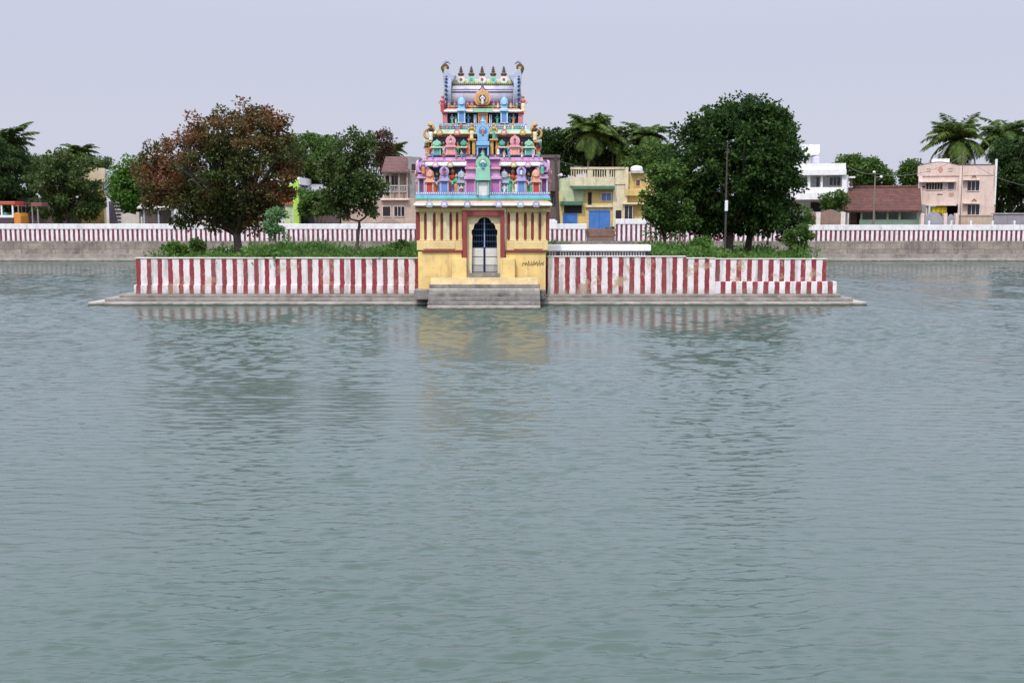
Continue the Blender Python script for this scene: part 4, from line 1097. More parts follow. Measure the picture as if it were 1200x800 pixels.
hpart(t, 'balcony_slab', dgreen, [(671, 720.5, 217.9, 221.8, Yh - 1.0, 1.0)], .03); hpart(t, 'awning', dgreen, [(656.5, 683.5, 236.2, 240.4, Yh - .8, .8)], .03)
hpart(t, 'shutter', dblue, [(659.5, 676.5, 250, GB, Yh - .06, .06)]); hpart(t, 'opening', shade, [(661, 682, 241, 249.8, Yh - .03, .03)])
d = hpart(t, 'shutter', dblue, [(690, 715, 246, GB, Yh - .06, .06)])
m = MB(); m.pbox(702.1, 702.6, 247, GB, Yh - .075, .014); m.pbox(690.4, 714.6, 247.6, 248.3, Yh - .09, .03); m.build('rail', plain('blue_dark', (.03,.09,.25), .6), d)
hpart(t, 'doorway', shade, [(689, 693.4, 225.5, 240, Yh - .03, .03)])
window(t, 705, 716, 226.5, 235.5, Yh, hcr, 1, plain('blue_pane', (.10,.16,.36), .3))
hpart(t, 'ledge', hcr, [(686, 718, 240.5, 243, Yh - .25, .25)], .02)
hpart(t, 'doorway', shade, [(721.5, 728, 246.5, 262, Yh - .13, .03)]); window(t, 732, 741, 241, 258, Yh + .4 - .55, hcr, 1)
hpart(t, 'sunshade', hcr, [(730, 765, 237.5, 239.6, Yh - .5, .9)], .02); hpart(t, 'balcony', hy, [(733, 758, 222, 229.5, Yh - .3, .7)], .03)
window(t, 745.5, 750, 211, 218, Yh + .4, hcr, 0, rustb)
hpart(t, 'roof_slab', paint('slab_grey', (.5,.48,.45), (.15,.14,.13), .5), [(740, 756, 200.5, 203, Yh - .2, 3)], .02)
m = MB(); m.lathe(X(746, 197, Yh + 1), Yh + 1, [(.62, Z(200.4, Yh+1)), (.66, Z(197, Yh+1)), (.5, Z(195, Yh+1)), (.1, Z(194, Yh+1))], 14); m.build('water_tank', hw, t)
# --- old dark building tight against the tower
t = house('old_building', 'narrow dark brown old building between the tower and the yellow house', 648, 121)
hpart(t, 'wall', od, [(630, 656, 185, GB, 121, 7)]); hpart(t, 'ledge', od, [(629, 657, 222, 224, 120.5, .5)], .02); hpart(t, 'parapet', od, [(629.5, 656.5, 181.5, 184.9, 120.8, 7.4)])
window(t, 646, 652, 228, 240, 121, od, 1); window(t, 634, 641, 195, 206, 121, od, 1)
# --- brown tiled house left of the tower
Yh = 119.0
tile = stone('roof_tile', (.10,.05,.04), (.18,.085,.07), (.06,.035,.035), 2.0, (.28, .4, .03), .5)
t = house('tiled_townhouse', 'brown tiled two storey house with a balcony just left of the tower', 462, Yh)
hbr = paint('house_buff', (.46,.35,.28), (.15,.12,.1), .5)
hpart(t, 'wall', hbr, [(400, 492, 232, GB, Yh, 8)]); hpart(t, 'upper_wall', hbr, [(449, 478, 203, 231.9, Yh + 1.2, 6)])
hpart(t, 'grey_wing', paint('cement', (.26,.25,.24), (.09,.09,.09), .6), [(478.2, 492, 184, 231.9, Yh + .5, 6)])
x0, x1 = X(447, 192, Yh), X(479, 192, Yh)
m = MB(); m.prism([(Yh - .3, Z(201.5, Yh)), (Yh + 4, Z(183.5, Yh + 4)), (Yh + 8, Z(201.5, Yh)), (Yh + 8, Z(201.5, Yh) - .15), (Yh + 4, Z(183.5, Yh + 4) - .15), (Yh - .3, Z(201.5, Yh) - .15)], 'x', x0, x1); m.build('roof', tile, t)
for a in (449, 456.5, 467, 476.5): hpart(t, 'balcony_post', hbr, [(a, a + 1.2, 202.5, 231.8, Yh + .02, .2)])
m = MB(); m.pbox(449, 478, 217, 218.2, Yh, .12); m.pbox(449, 478, 224, 225, Yh, .12)
for k in range(14): m.pbox(450 + k*2, 450.5 + k*2, 218.3, 223.9, Yh + .03, .06)
m.build('railing', paint('rail_grey', (.38,.4,.38), (.1,.1,.1), .4), t)
hpart(t, 'doorway', shade, [(452, 456, 206, 229, Yh + 1.17, .03)]); window(t, 459, 466, 206, 220, Yh + 1.2, hbr, 1)
window(t, 448.5, 457.5, 242, 253.5, Yh, hpkt, 0, shade); window(t, 462, 474, 242, 253.5, Yh, hpkt, 2); window(t, 402, 409, 246, 257, Yh, hbr, 1)
hpart(t, 'ledge', hpkt, [(446, 479, 232.5, 234.6, Yh - .5, .5)], .02); window(t, 482, 487, 192, 200, Yh + .5, hbr, 0)
# earth heap before it
t = thing('earth_heap', 'heap of brown earth behind the parapet left of the tower', 'heap', (X(455, 262, 113), 113, ZG))
m = MB(); m.smooth = True
for cx_, w_, h_ in ((440, 1.7, 1.35), (456, 2.2, 1.75), (470, 1.4, 1.2)):
    m.lathe(X(cx_, 262, 113), 113, [(w_, ZG - .1), (w_*.8, ZG + h_*.35), (w_*.5, ZG + h_*.75), (w_*.22, ZG + h_*.95), (.05, ZG + h_)], 14, 1, .7)
o = m.build('mound', stone('brown_earth', (.15,.10,.075), (.22,.16,.12), (.06,.05,.04), 3.0), t)
# --- lime green house behind the reddish tree
Yh = 118.0
t = house('lime_house', 'white house with lime green pillar half hidden behind the reddish tree and the sapling', 335, Yh)
lime = paint('lime_paint', (.42,.66,.10), (.2,.25,.1), .3)
hpart(t, 'wall', paint('pale_jade', (.46,.56,.48), (.2,.2,.18), .4), [(312, 344, 222, GB, Yh, 7)]); hpart(t, 'pillar', lime, [(343.5, 350.5, 210, GB, Yh - .5, .7)], .03)
hpart(t, 'parapet', hw, [(308, 351, 207.5, 216, Yh - .4, 7)]); hpart(t, 'fascia', paint('terracotta', (.36,.12,.05), (.1,.06,.05), .4), [(326, 343.4, 225, 240, Yh - .25, .25)])
hpart(t, 'ledge', lime, [(308, 343.4, 216.1, 220, Yh - .45, .5)]); hpart(t, 'door', hgr, [(334, 341, 243, GB, Yh - .05, .05)]); window(t, 316, 324, 244, 258, Yh, hw, 2)
t = house('grey_roof_shed', 'low shed with a grey sheet roof behind the rounded bush', 370, 119)
hpart(t, 'wall', od, [(352, 398, 229, GB, 119.4, 4)]); m = MB(); m.prism([(118.6, Z(229, 119)), (124, Z(216, 124)), (124, Z(216, 124) - .1), (118.6, Z(229, 119) - .1)], 'x', X(350, 225, 119), X(399, 225, 119)); m.build('roof', paint('sheet_grey', (.36,.35,.38), (.15,.13,.12), .5), t)
hpart(t, 'opening', shade, [(354, 368, 244, GB, 119.36, .03)])
# --- cream house at left with outside stair
Yh = 125.0
t = house('cream_house', 'cream house with a deep parapet and yellow wall behind the dark bushy tree at left', 112, Yh)
hpart(t, 'wall', hy, [(96, 121, 213, GB, Yh, 7)]); hpart(t, 'parapet', paint('cream_slab', (.62,.52,.33), (.3,.25,.18), .3), [(94, 120.5, 197, 212.9, Yh - .5, 7)], .03)
hpart(t, 'stair_tower', paint('faded_blue', (.50,.58,.62), (.25,.25,.25), .4), [(121.2, 134, 198.5, 227, Yh + .2, 6)])
window(t, 108.5, 112, 214, 226, Yh, hcr, 0)
m = MB()
for k in range(9): m.pbox(121.5, 135.5, 227.5 + k*4.2, 229.8 + k*4.2, Yh - 2.2 - .28*k, 2.2)
m.build('outer_stair', paint('stair_white', (.58,.55,.58), (.2,.18,.18), .4), t)
hpart(t, 'stair_wall', paint('dusty_mauve', (.30,.26,.30), (.12,.1,.1), .4), [(120.5, 136, 236, GB, Yh - 1.9, 1.8)])
hpart(t, 'ground_wall', od, [(30, 120.3, 232, GB, Yh + .5, 6)]); window(t, 34, 42, 238, 250, Yh + .5, hcr, 1)  # dark brown here stands in for the shade beneath the trees
# --- boundary wall and thatched shelter
t = thing('compound_wall', 'pale weathered boundary wall with an end pillar left of the reddish tree', 'wall', (X(153, 262, 115), 115, ZG))
pw = paint('pale_plaster', (.50,.45,.37), (.2,.18,.15), .5)
m = MB(); xa_, xb_ = X(142, 256, 115), X(160.5, 256, 115); m.prism([(xa_, ZG), (xb_, ZG), (xb_, Z(252, 115)), (xa_*.6 + xb_*.4, Z(249.5, 115)), (xa_, Z(251.5, 115))], 'y', 115, 115.25); m.build('wall_panel', pw, t)
hpart(t, 'pillar', pw, [(159.8, 163.5, 248.5, GB, 114.9, .45)], .03)
t = thing('open_shelter', 'open shelter with pale sloping roof on posts under the reddish tree', 'shelter', (X(183, 262, 115), 115, ZG))
m = MB(); m.prism([(113.6, Z(243, 113.6)), (117, Z(234, 117)), (120, Z(243, 120)), (120, Z(243, 120) - .14), (117, Z(234, 117) - .14), (113.6, Z(243, 113.6) - .14)], 'x', X(165.5, 240, 115), X(205, 240, 115)); m.build('roof', paint('thatch', (.48,.44,.38), (.2,.17,.14), .5), t)
for a in (168, 185, 201): hpart(t, 'post', paint('post_grey', (.35,.38,.40), (.15,.15,.15), .4), [(a, a + 1.6, 242, GB, 114, .16)])
hpart(t, 'back_wall', od, [(167, 203, 246, GB, 118.5, .2)])
t = house('white_cottage', 'white plastered house glimpsed through the lower left of the reddish tree', 190, 124)
hpart(t, 'wall', hw, [(172, 215, 214, GB, 124, 6)]); hpart(t, 'roof_slab', hw, [(170, 217, 211.5, 213.9, 123.5, 7)]); window(t, 178, 184, 221, 232, 124, hw, 1); window(t, 198, 206, 221, 232, 124, hw, 1)
# --- white house
Yh = 119.0
t = house('white_house', 'white two storey house with shaded balcony and rooftop water tank right of the dense tree', 955, Yh)
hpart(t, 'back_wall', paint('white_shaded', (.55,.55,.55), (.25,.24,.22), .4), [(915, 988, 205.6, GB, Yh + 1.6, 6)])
hpart(t, 'parapet', hw, [(915, 990, 191.5, 198.5, Yh, 7.5)]); hpart(t, 'roof_slab', hw, [(914, 991.5, 198.7, 205.4, Yh - .35, 7.8)], .04)
hpart(t, 'side_wall', hw, [(985.5, 991, 205.6, 231, Yh, 7)]); hpart(t, 'column', hw, [(946, 949.5, 205.6, 220, Yh + .2, .4)], .02); hpart(t, 'column', hw, [(961, 963.5, 205.6, 220, Yh + .2, .4)], .02)
hpart(t, 'balcony_front', hw, [(915, 985.3, 219.5, 226, Yh, .2)], .02); hpart(t, 'balcony_slab', hw, [(915, 988, 226.2, 234, Yh - .5, 2.1)], .03)
hpart(t, 'side_wall', hw, [(985.5, 991, 234.2, GB, Yh + .3, 7)])
window(t, 953, 960, 207.5, 219, Yh + 1.6, hw, 1); window(t, 968, 980, 208, 217.5, Yh + 1.6, hw, 2); window(t, 936, 944, 208, 218, Yh + 1.6, hw, 1); hpart(t, 'doorway', shade, [(946, 958, 237, GB, Yh + 1.55, .04)])
hpart(t, 'stair_head', hw, [(925, 953, 178.5, 191.4, Yh + 1.5, 4)]); hpart(t, 'roof_slab', hw, [(922, 957, 179.8, 182, Yh + .9, 5)], .02); hpart(t, 'tank_room', hw, [(934, 956, 169.5, 179.7, Yh + 2, 3)], .03)
window(t, 929, 942, 184, 189.5, Yh + 1.5, hw, 3)
m = MB(); m.lathe(X(954, 188, Yh + 1), Yh + 1.1, [(.36, Z(194, Yh)), (.42, Z(190, Yh)), (.42, Z(184.5, Yh)), (.2, Z(182.6, Yh)), (.05, Z(182.2, Yh))], 14); m.build('water_tank', paint('tank_lilac', (.55,.53,.66), (.3,.3,.3), .2), t)
hpart(t, 'sunshade', hw, [(990, 997, 207, 209, Yh + 1.5, 1.2)]); hpart(t, 'shutter', rustb, [(991.05, 993, 209.5, 219, Yh + 1.7, .8)])
t = thing('compound_gate', 'brown arched double gate between white pillars before the white house', 'gate', (X(964, 262, 114), 114, ZG))
bgm = paint('gate_brown', (.26,.17,.13), (.1,.08,.07), .4)
for a, b in ((944, 956), (962, 985)):
    pts = [(X(a, 255, 114), ZG)] + [(X(a + (b-a)*k/8, 255, 114), Z(250 - 4.5*math.sin(math.pi*k/8), 114)) for k in range(9)] + [(X(b, 255, 114), ZG)]
    MB().prism(pts, 'y', 114.1, 114.2).build('gate_leaf', bgm, t)
for a in (956.3, 985.3): hpart(t, 'pillar', paint('ivory', (.68,.64,.54), (.3,.26,.2), .3), [(a, a + 5.2, 248.5, GB, 113.95, .5)], .03)
# --- red tiled low house
Yh = 116.5
t = house('tiled_house', 'long low house with dark red tiled roof and pale green front', 1033, Yh)
tile2 = stone('old_red_tile', (.080,.032,.024), (.155,.058,.040), (.035,.022,.025), 1.3, (.30, .30, .035), .7)
m = MB(); m.prism([(Yh - 1.0, Z(247, Yh - 1)), (Yh + 3.6, Z(219.5, Yh + 3.6)), (Yh + 8.2, Z(247, Yh - 1)), (Yh + 8.2, Z(247, Yh - 1) - .18), (Yh + 3.6, Z(219.5, Yh + 3.6) - .18), (Yh - 1.0, Z(247, Yh - 1) - .18)], 'x', X(990.5, 235, Yh), X(1077.5, 235, Yh)); rf = m.build('roof', tile2, t)
m = MB(); m.smooth = True; m.tube([(X(990.5, 219, Yh + 3.6), Yh + 3.6, Z(219.4, Yh + 3.6)), (X(1077.5, 219, Yh + 3.6), Yh + 3.6, Z(219.4, Yh + 3.6))], .16, 8); m.build('ridge_tiles', tile2, rf)
m = MB()
for k in range(42):
    xx = X(991.5 + k*2.05, 246, Yh - 1); m.box(xx, xx + .10, Yh - 1.06, Yh - .9, Z(247, Yh-1) - .1, Z(247, Yh-1) + .07)
m.build('eave_tiles', tile2, rf)
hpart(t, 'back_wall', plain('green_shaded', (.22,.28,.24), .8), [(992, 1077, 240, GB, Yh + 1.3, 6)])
pgr = paint('mint_wall', (.42,.60,.40), (.25,.27,.2), .35)
hpart(t, 'dwarf_wall', pgr, [(1008, 1077, 257.4, GB, Yh, .22)])
for a in (1009.5, 1024, 1038.5, 1052, 1072): hpart(t, 'column', pgr, [(a, a + 2.4, 247.3, 257.3, Yh, .22)])
for a, b in ((1012.2, 1023.8), (1026.6, 1038.3), (1041, 1051.8), (1054.6, 1071.8)):
    m = MB(); m.pbox(a, b, 250.8, 251.5, Yh + .08, .05)
    for k in range(1, 8): m.pbox(a + (b-a)*k/8 - .15, a + (b-a)*k/8 + .15, 247.4, 257.2, Yh + .1, .04)
    m.build('grille', plain('grille_grey', (.22,.27,.28), .6), t)
hpart(t, 'door', rustb, [(993.5, 1001, 249, GB, Yh + 1.2, .06)]); hpart(t, 'doorway', shade, [(1001.2, 1007, 248, GB, Yh + 1.24, .04)])
# --- pink house
Yh = 117.5
t = house('pink_house', 'pink two storey house with curved parapet and shaded windows at right', 1120, Yh)
hpart(t, 'upper_wall', hpk, [(1079, 1161, 206, 222, Yh, .3), (1079, 1090, 222, GB, Yh, .3), (1124, 1161, 222, GB, Yh, .3)])
hpart(t, 'floor_band', hpk, [(1090.2, 1123.8, 222.2, 239.6, Yh - .02, .3)])
hpart(t, 'rear_walls', hpk, [(1079, 1161, 194, 205.8, Yh + .5, 7), (1079, 1086, 206, GB, Yh + .45, 7), (1123, 1161, 206, GB, Yh + .45, 7), (1086.2, 1122.8, 206, 239, Yh + 2.5, 5), (1086.2, 1122.8, 239.2, GB, Yh + 3.5, 4)])
pts = [(X(1078.5, 200, Yh), Z(206, Yh)), (X(1124.5, 200, Yh), Z(206, Yh))]
for k in range(13): pts.append((X(1124.5 - 46*k/12, 195, Yh), Z(194.3 - 4.2*math.sin(math.pi*k/12)**1.3, Yh)))
MB().prism(pts, 'y', Yh - .12, Yh + .3).build('gable_parapet', hpk, t)
hpart(t, 'parapet', hpk, [(1124.8, 1161, 194, 205.8, Yh - .06, .35)]); hpart(t, 'coping', rustb, [(1124.8, 1161.5, 192.9, 193.9, Yh - .1, .4)])
m = MB(); pr = [Vector((X(1124.5 - 46*k/12, 195, Yh), Yh - .06, Z(194.0 - 4.2*math.sin(math.pi*k/12)**1.3, Yh))) for k in range(13)]; m.tube(pr, .07, 6); m.build('coping', rustb, t)
hpart(t, 'pilaster', hpkt, [(1123.6, 1128, 194.5, GB, Yh - .2, .2)], .02); hpart(t, 'pilaster', hpkt, [(1078.5, 1083, 206, GB, Yh - .16, .16)], .02)
hpart(t, 'sunshade', hpkt, [(1082, 1123.4, 211.5, 213.4, Yh - .6, .6)], .03); hpart(t, 'sunshade', hpkt, [(1086, 1123.4, 239.8, 241.2, Yh - .6, .6)], .03)
window(t, 1088, 1106, 214, 222, Yh, hpk, 5, shade); window(t, 1112, 1118.5, 214, 222, Yh, hpk, 0, plain('mauve_shutter', (.12,.09,.13), .6))
window(t, 1133, 1146, 212.5, 223.5, Yh, hpkt, 2, None, hpkt); window(t, 1133, 1146, 240, 251.5, Yh, hpkt, 2, None, hpkt)
for r in (208.5, 236):
    m = MB(); c = 1140; m.prism([(X(c - 3, r, Yh), Z(r, Yh)), (X(c, r, Yh), Z(r - 3.2, Yh)), (X(c + 3, r, Yh), Z(r, Yh)), (X(c + 2, r, Yh), Z(r, Yh)), (X(c, r, Yh), Z(r - 1.8, Yh)), (X(c - 2, r, Yh), Z(r, Yh))], 'y', Yh - .12, Yh - .065); m.build('ornament', rustb, t)
m = MB(); c, r = 1103.5, 198.5; m.prism([(X(c - 3, r, Yh), Z(r, Yh)), (X(c, r, Yh), Z(r - 3.8, Yh)), (X(c + 3, r, Yh), Z(r, Yh)), (X(c, r, Yh), Z(r + 3.8, Yh))], 'y', Yh - .17, Yh - .122); m.build('ornament', paint('rose_paint', (.55,.24,.18), (.3,.2,.2), .2), t)
for a in (1091, 1115): hpart(t, 'ornament', paint('ornament_tan', (.44,.30,.22), (.2,.15,.1), .2), [(a - 2.4, a + 2.4, 197, 198, Yh - .15, .028), (a - 2.4, a + 2.4, 200, 201, Yh - .15, .028)])
hpart(t, 'ornament', rustb, [(1100, 1106, 227.2, 228.2, Yh - .05, .03)]); hpart(t, 'ornament', paint('ornament_tan', (.44,.30,.22)), [(1113, 1118, 225.5, 230, Yh - .06, .03)])
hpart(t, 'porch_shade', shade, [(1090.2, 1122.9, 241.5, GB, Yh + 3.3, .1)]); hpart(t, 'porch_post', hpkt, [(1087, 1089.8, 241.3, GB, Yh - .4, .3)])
hpart(t, 'rooftop_room', hw, [(1083, 1102, 186, 197, Yh + 3, 4)]); hpart(t, 'end_strip', hw, [(1161.1, 1163, 187, 240, Yh + .3, .8)])
pink = t
t = thing('cloth_banner', 'bright yellow cloth hung across the porch of the pink house', 'cloth', (X(1101, 247, Yh - .2), Yh - .2, Z(252, Yh)))
m = MB(); m.smooth = True
for k in range(12):
    a, b = 1092 + k*1.5, 1093.5 + k*1.5; ya, yb_ = Yh - .2 + .05*math.sin(k*1.9), Yh - .2 + .05*math.sin((k+1)*1.9)
    m.add([(X(a, 246, Yh), ya, Z(242, Yh)), (X(b, 246, Yh), yb_, Z(242, Yh)), (X(b, 246, Yh), yb_, Z(251.5 + .5*math.sin(k), Yh)), (X(a, 246, Yh), ya, Z(251.5 + .5*math.sin(k - 1), Yh))], [(0, 1, 2, 3)])
o = m.build('cloth', paint('cloth_yellow', (.80,.62,.02), (.5,.35,.02), .2), t); sm = o.modifiers.new('thick', 'SOLIDIFY'); sm.thickness = .02
# these plots are turned a little towards the tank
def turn(o, deg, pivot):
    m_ = Matrix.Translation(pivot) @ Matrix.Rotation(R(deg), 4, 'Z') @ Matrix.Translation(-pivot)
    o.location = m_ @ o.location; o.rotation_euler.z = R(deg)
pv = pink.location.copy(); turn(t, -19, pv); turn(pink, -19, pv)
for o in list(COL.objects):
    if o.name == 'tiled_house': turn(o, -17, o.location.copy())
    if o.name == 'white_house': turn(o, -12, o.location.copy())
    if o.name == 'cream_house': turn(o, 18, o.location.copy())
t = thing('front_wall', 'low buff wall with grey scalloped gates in front of the pink house', 'wall', (X(1120, 262, 114.5), 114.5, ZG))
gg = paint('gate_grey_metal', (.33,.33,.36), (.14,.14,.15), .4)
for a, b, hh in ((1084, 1105.5, 7), (1110.5, 1119, 4)):
    pts = [(X(a, 255, 114.5), ZG)] + [(X(a + (b-a)*k/8, 255, 114.5), Z(255 - hh*math.sin(math.pi*k/8), 114.5)) for k in range(9)] + [(X(b, 255, 114.5), ZG)]
    MB().prism(pts, 'y', 114.55, 114.63).build('gate_leaf', gg, t)
buff = paint('buff_wall', (.48,.38,.27), (.2,.16,.12), .4)
for a in (1079, 1106, 1119.5): hpart(t, 'pillar', hpkt, [(a, a + 4, 250, GB, 114.4, .5)], .03)
hpart(t, 'wall_panel', buff, [(1123.8, 1163, 253, GB, 114.5, .25)]); hpart(t, 'coping', buff, [(1123.6, 1163.2, 251.8, 252.9, 114.42, .42)])
t = thing('boundary_wall', 'dull grey boundary wall under the massive dark tree at the right edge', 'wall', (X(1190, 262, 115), 115, ZG))
hpart(t, 'wall_panel', paint('grey_wall', (.28,.26,.28), (.1,.1,.1), .5), [(1164.5, 1330, 251, GB, 115, .25)]); hpart(t, 'coping', paint('grey_wall_cap', (.36,.34,.34), (.15,.14,.13), .4), [(1164, 1331, 249.6, 250.9, 114.9, .45)])
for k, a in enumerate((1089, 1115, 1138, 1163.5, 1189)):
    o = MB().pbox(a - 1, a + 1, 258.6, 270, YF + 1.2, .18).build('bollard', white, None, None, .02)
    tag(o, ['stubby white bollard in front of the grey scalloped gate', 'stubby white bollard before the small gate of the pink house', 'stubby white bollard before the buff wall of the pink house', 'stubby white bollard where buff and grey walls meet', 'stubby white bollard before the grey wall at the right edge'][k], 'bollard', 'white bollards behind the far parapet')

# ---- poles and lamps
pole_m = paint('pole_brown', (.055,.043,.036), (.05,.04,.04), .4); pole_b = paint('pole_weathered', (.20,.15,.12), (.1,.08,.07), .4); pole_g = paint('pole_grey', (.30,.28,.26), (.12,.11,.1), .4)
t = thing('lamp_post', 'dark iron lamp post with a white box in front of the large dense tree', 'lamp post', (X(851, 290, 57), 57, zg))
x_ = X(851, 230, 57)
MB().tube([(x_, 57, zg - .2), (x_, 57, Z(230, 57)), (x_, 57, Z(168, 57))], [.06, .045, .03], 10).build('pole', pole_m, t)
MB().tube([(x_, 57, Z(169, 57)), (x_ + .10, 57 - .1, Z(166, 57)), (x_ + .22, 57 - .2, Z(165, 57))], .022, 6).build('arm', pole_m, t)
m = MB(); m.smooth = True; m.lathe(x_ + .25, 56.78, [(.03, Z(165, 57) + .05), (.08, Z(165, 57)), (.06, Z(165, 57) - .08), (.02, Z(165, 57) - .1)], 10); m.build('lamp_head', plain('lamp_glass', (.22,.24,.24), .3), t)
MB().box(x_ - .08, x_ + .07, 56.82, 56.93, Z(247.5, 57), Z(235, 57)).build('meter_box', white, t, None, .02)
t = thing('utility_pole', 'pale concrete pole with lamps in front of the red tiled roof', 'pole', (X(1024.5, 262, 114.8), 114.8, ZG))
x_ = X(1024.5, 235, 114.8)
MB().tube([(x_, 114.8, ZG - .2), (x_, 114.8, Z(203, 114.8))], [.10, .07], 8).build('pole', pole_b, t)
for d_, r in ((.55, 207), (-.2, 201.5)):
    m = MB(); m.tube([(x_, 114.8, Z(r + 1, 114.8)), (x_ + d_, 114.6, Z(r, 114.8))], .03, 6); a_ = m.build('arm', pole_g, t)
    m = MB(); m.smooth = True; m.lathe(x_ + d_, 114.55, [(.05, Z(r, 114.8) + .10), (.16, Z(r, 114.8)), (.12, Z(r, 114.8) - .12), (.03, Z(r, 114.8) - .2)], 10); m.build('lamp_head', hw, a_)
t = thing('utility_pole', 'thin grey pole rising against the front of the pink house', 'pole', (X(1127, 262, 114.2), 114.2, ZG))
MB().tube([(X(1127, 220, 114.2), 114.2, ZG - .2), (X(1127, 220, 114.2), 114.2, Z(176, 114.2))], [.06, .035], 8).build('pole', pole_b, t)
t = thing('utility_pole', 'dark leaning wooden pole left of the pale green house front', 'pole', (X(653, 262, 114), 114, ZG))
MB().tube([(X(655, 262, 114), 114, ZG - .2), (X(651, 186, 114), 114, Z(183, 114))], [.2, .15], 8).build('pole', pole_m, t)
MB().box(X(647, 187, 114), X(655, 187, 114), 113.9, 114.1, Z(188, 114), Z(186.6, 114)).build('cross_arm', pole_m, t)
m = MB(); m.tube([(X(654, 206, 114), 113.9, Z(206, 114)), (X(657.5, 205, 114), 113.4, Z(205, 114))], [.06, .16], 8); m.build('lamp_head', hw, t)
def wire(p0, p1, sag, label, group):
    p0, p1 = Vector(p0), Vector(p1)
    m = MB(); m.tube([p0.lerp(p1, k/10) - Vector((0, 0, sag*4*(k/10)*(1 - k/10))) for k in range(11)], .018, 4)
    o = m.build('power_cable', plain('cable_grey', (.16,.16,.17), .6)); tag(o, label, 'cable', group)
zz = Z(203.5, 114.8)
wire((X(996, 197, 118), 118, Z(196, 118)), (X(1024.5, 204, 114.8), 114.8, zz), .25, 'thin cable from the white house to the pale lamp pole', 'overhead cables')
wire((X(1024.5, 204, 114.8), 114.8, zz), (X(1127, 200, 114.2), 114.2, Z(183, 114.2)), .9, 'thin sagging cable between the pale lamp pole and the pink house pole', 'overhead cables')
wire((X(651, 187, 114), 114, Z(187, 114)), (X(733, 198, 116.6), 116.6, Z(197, 116.6)), .5, 'thin cable from the dark leaning pole to the yellow house terrace', 'overhead cables')
wire((X(1127, 200, 114.2), 114.2, Z(183, 114.2)), (X(1300, 215, 114.2), 114.2, Z(195, 114.2)), 2.6, 'thin cable running from the pink house pole out past the right edge', 'overhead cables')

# ---- vehicles
Yv = 112.0
t = thing('truck', 'red and white open truck with an orange nose at the left edge', 'truck', (X(5, 262, Yv), Yv, ZG))
vr = paint('truck_red', (.42,.08,.04), (.15,.06,.05), .3, .15, .5); vo = paint('truck_orange', (.62,.24,.03), (.2,.1,.04), .3, .15, .45)
hpart(t, 'canopy', vr, [(-25, 17.5, 236, 240, Yv - .1, 2.0)], .05)
for a in (-24, -12, 0.8, 13.8): hpart(t, 'canopy_post', white, [(a, a + 1.8, 240.2, 252, Yv, .12)]); hpart(t, 'canopy_post', white, [(a, a + 1.2, 240.2, 252, Yv + 1.7, .12)])
hpart(t, 'side_rail', white, [(-25, 16, 252.1, 255.2, Yv - .05, 1.9)], .03); hpart(t, 'bed', plain('truck_dark', (.07,.04,.05), .7), [(-25, 16, 255.4, 264.5, Yv, 1.8)], .03)
hpart(t, 'tarpaulin', paint('tarp_green', (.08,.30,.20), (.05,.1,.08), .3), [(1, 7.5, 249, 252, Yv + .2, 1.2)], .05)
m = MB(); m.prism([(X(16.2, 255, Yv), Z(265, Yv)), (X(24.4, 255, Yv), Z(265, Yv)), (X(24.6, 255, Yv), Z(253, Yv)), (X(23, 255, Yv), Z(249.8, Yv)), (X(18.5, 255, Yv), Z(249, Yv)), (X(16.2, 255, Yv), Z(251, Yv))], 'y', Yv - .05, Yv + 1.85); cab = m.build('cab', vo, t, None, .06)
hpart(t, 'cab_roof', vr, [(16, 22.5, 240.4, 241.8, Yv, 1.8)], .03); hpart(t, 'windscreen_frame', plain('truck_frame', (.25,.25,.22), .5), [(20.8, 21.8, 241.9, 249.2, Yv, .1), (20.8, 21.8, 241.9, 249.2, Yv + 1.7, .1)])
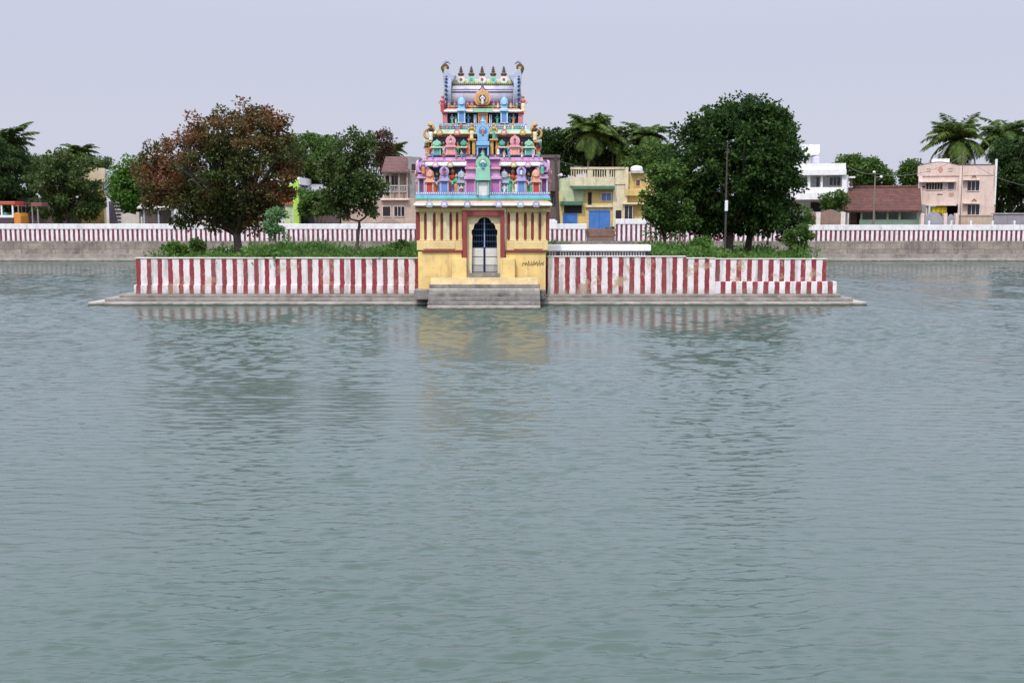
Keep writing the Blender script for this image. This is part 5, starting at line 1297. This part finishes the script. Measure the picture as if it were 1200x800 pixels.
for a in (-18, 8, 21):
    m = MB(); m.smooth = True; m.lathe(0, 0, [(.02, -.11), (.40, -.11), (.44, 0), (.40, .11), (.02, .11)], 18); mm = Matrix.Translation((X(a, 265, Yv), Yv - .02, ZG + .45)) @ Matrix.Rotation(R(90), 4, 'X'); m.v = [mm @ v for v in m.v]; m.build('wheel', plain('tyre', (.03,.03,.03), .8), t)
t = thing('market_awning', 'small dark red awning on a grey post right of the truck', 'awning', (X(42, 262, 114), 114, ZG))
hpart(t, 'canopy', paint('awning_red', (.20,.08,.07), (.08,.05,.05), .4), [(36, 49, 237.5, 242, 113.6, 1.6)], .03)
for a in (37.5, 44): hpart(t, 'post', pole_g, [(a, a + 1.2, 242.1, GB, 113.8, .12)])
Ym = 109.8
t = thing('motorcycle', 'parked black and white motorcycle at the head of the brown steps', 'motorcycle', (X(716, 262, Ym), Ym, ZG))
xm_ = X(716.5, 262, Ym); rub_ = plain('tyre', (.03,.03,.03), .8)
for d_ in (-.55, .55):
    m = MB(); m.smooth = True; pts = [(xm_ + d_ + .27*math.cos(R(a*24)), Ym, ZG + .31 + .27*math.sin(R(a*24))) for a in range(16)]; m.tube(pts, .05, 6); m.build('wheel', rub_, t)
m = MB(); m.smooth = True; m.tube([(xm_ - .55, Ym, ZG + .31), (xm_ - .1, Ym, ZG + .5), (xm_ + .3, Ym, ZG + .75), (xm_ + .55, Ym, ZG + .31)], .06, 6); m.build('frame', plain('black_paint', (.02,.02,.02), .35), t)
m = MB(); m.smooth = True; m.tube([(xm_ - .62, Ym, ZG + .78), (xm_ - .2, Ym, ZG + .76), (xm_ + .05, Ym, ZG + .82), (xm_ + .3, Ym, ZG + .84)], [.08, .12, .15, .09], 8); m.build('seat', plain('black_paint', (.02,.02,.02), .35), t)
m = MB(); m.tube([(xm_ + .40, Ym - .32, ZG + 1.02), (xm_ + .38, Ym, ZG + .98), (xm_ + .40, Ym + .32, ZG + 1.02)], .025, 6); m.build('handlebar', pole_g, t)
MB().box(xm_ + .36, xm_ + .52, Ym - .12, Ym + .12, ZG + .76, ZG + .94).build('headlight', hw, t, None, .03)
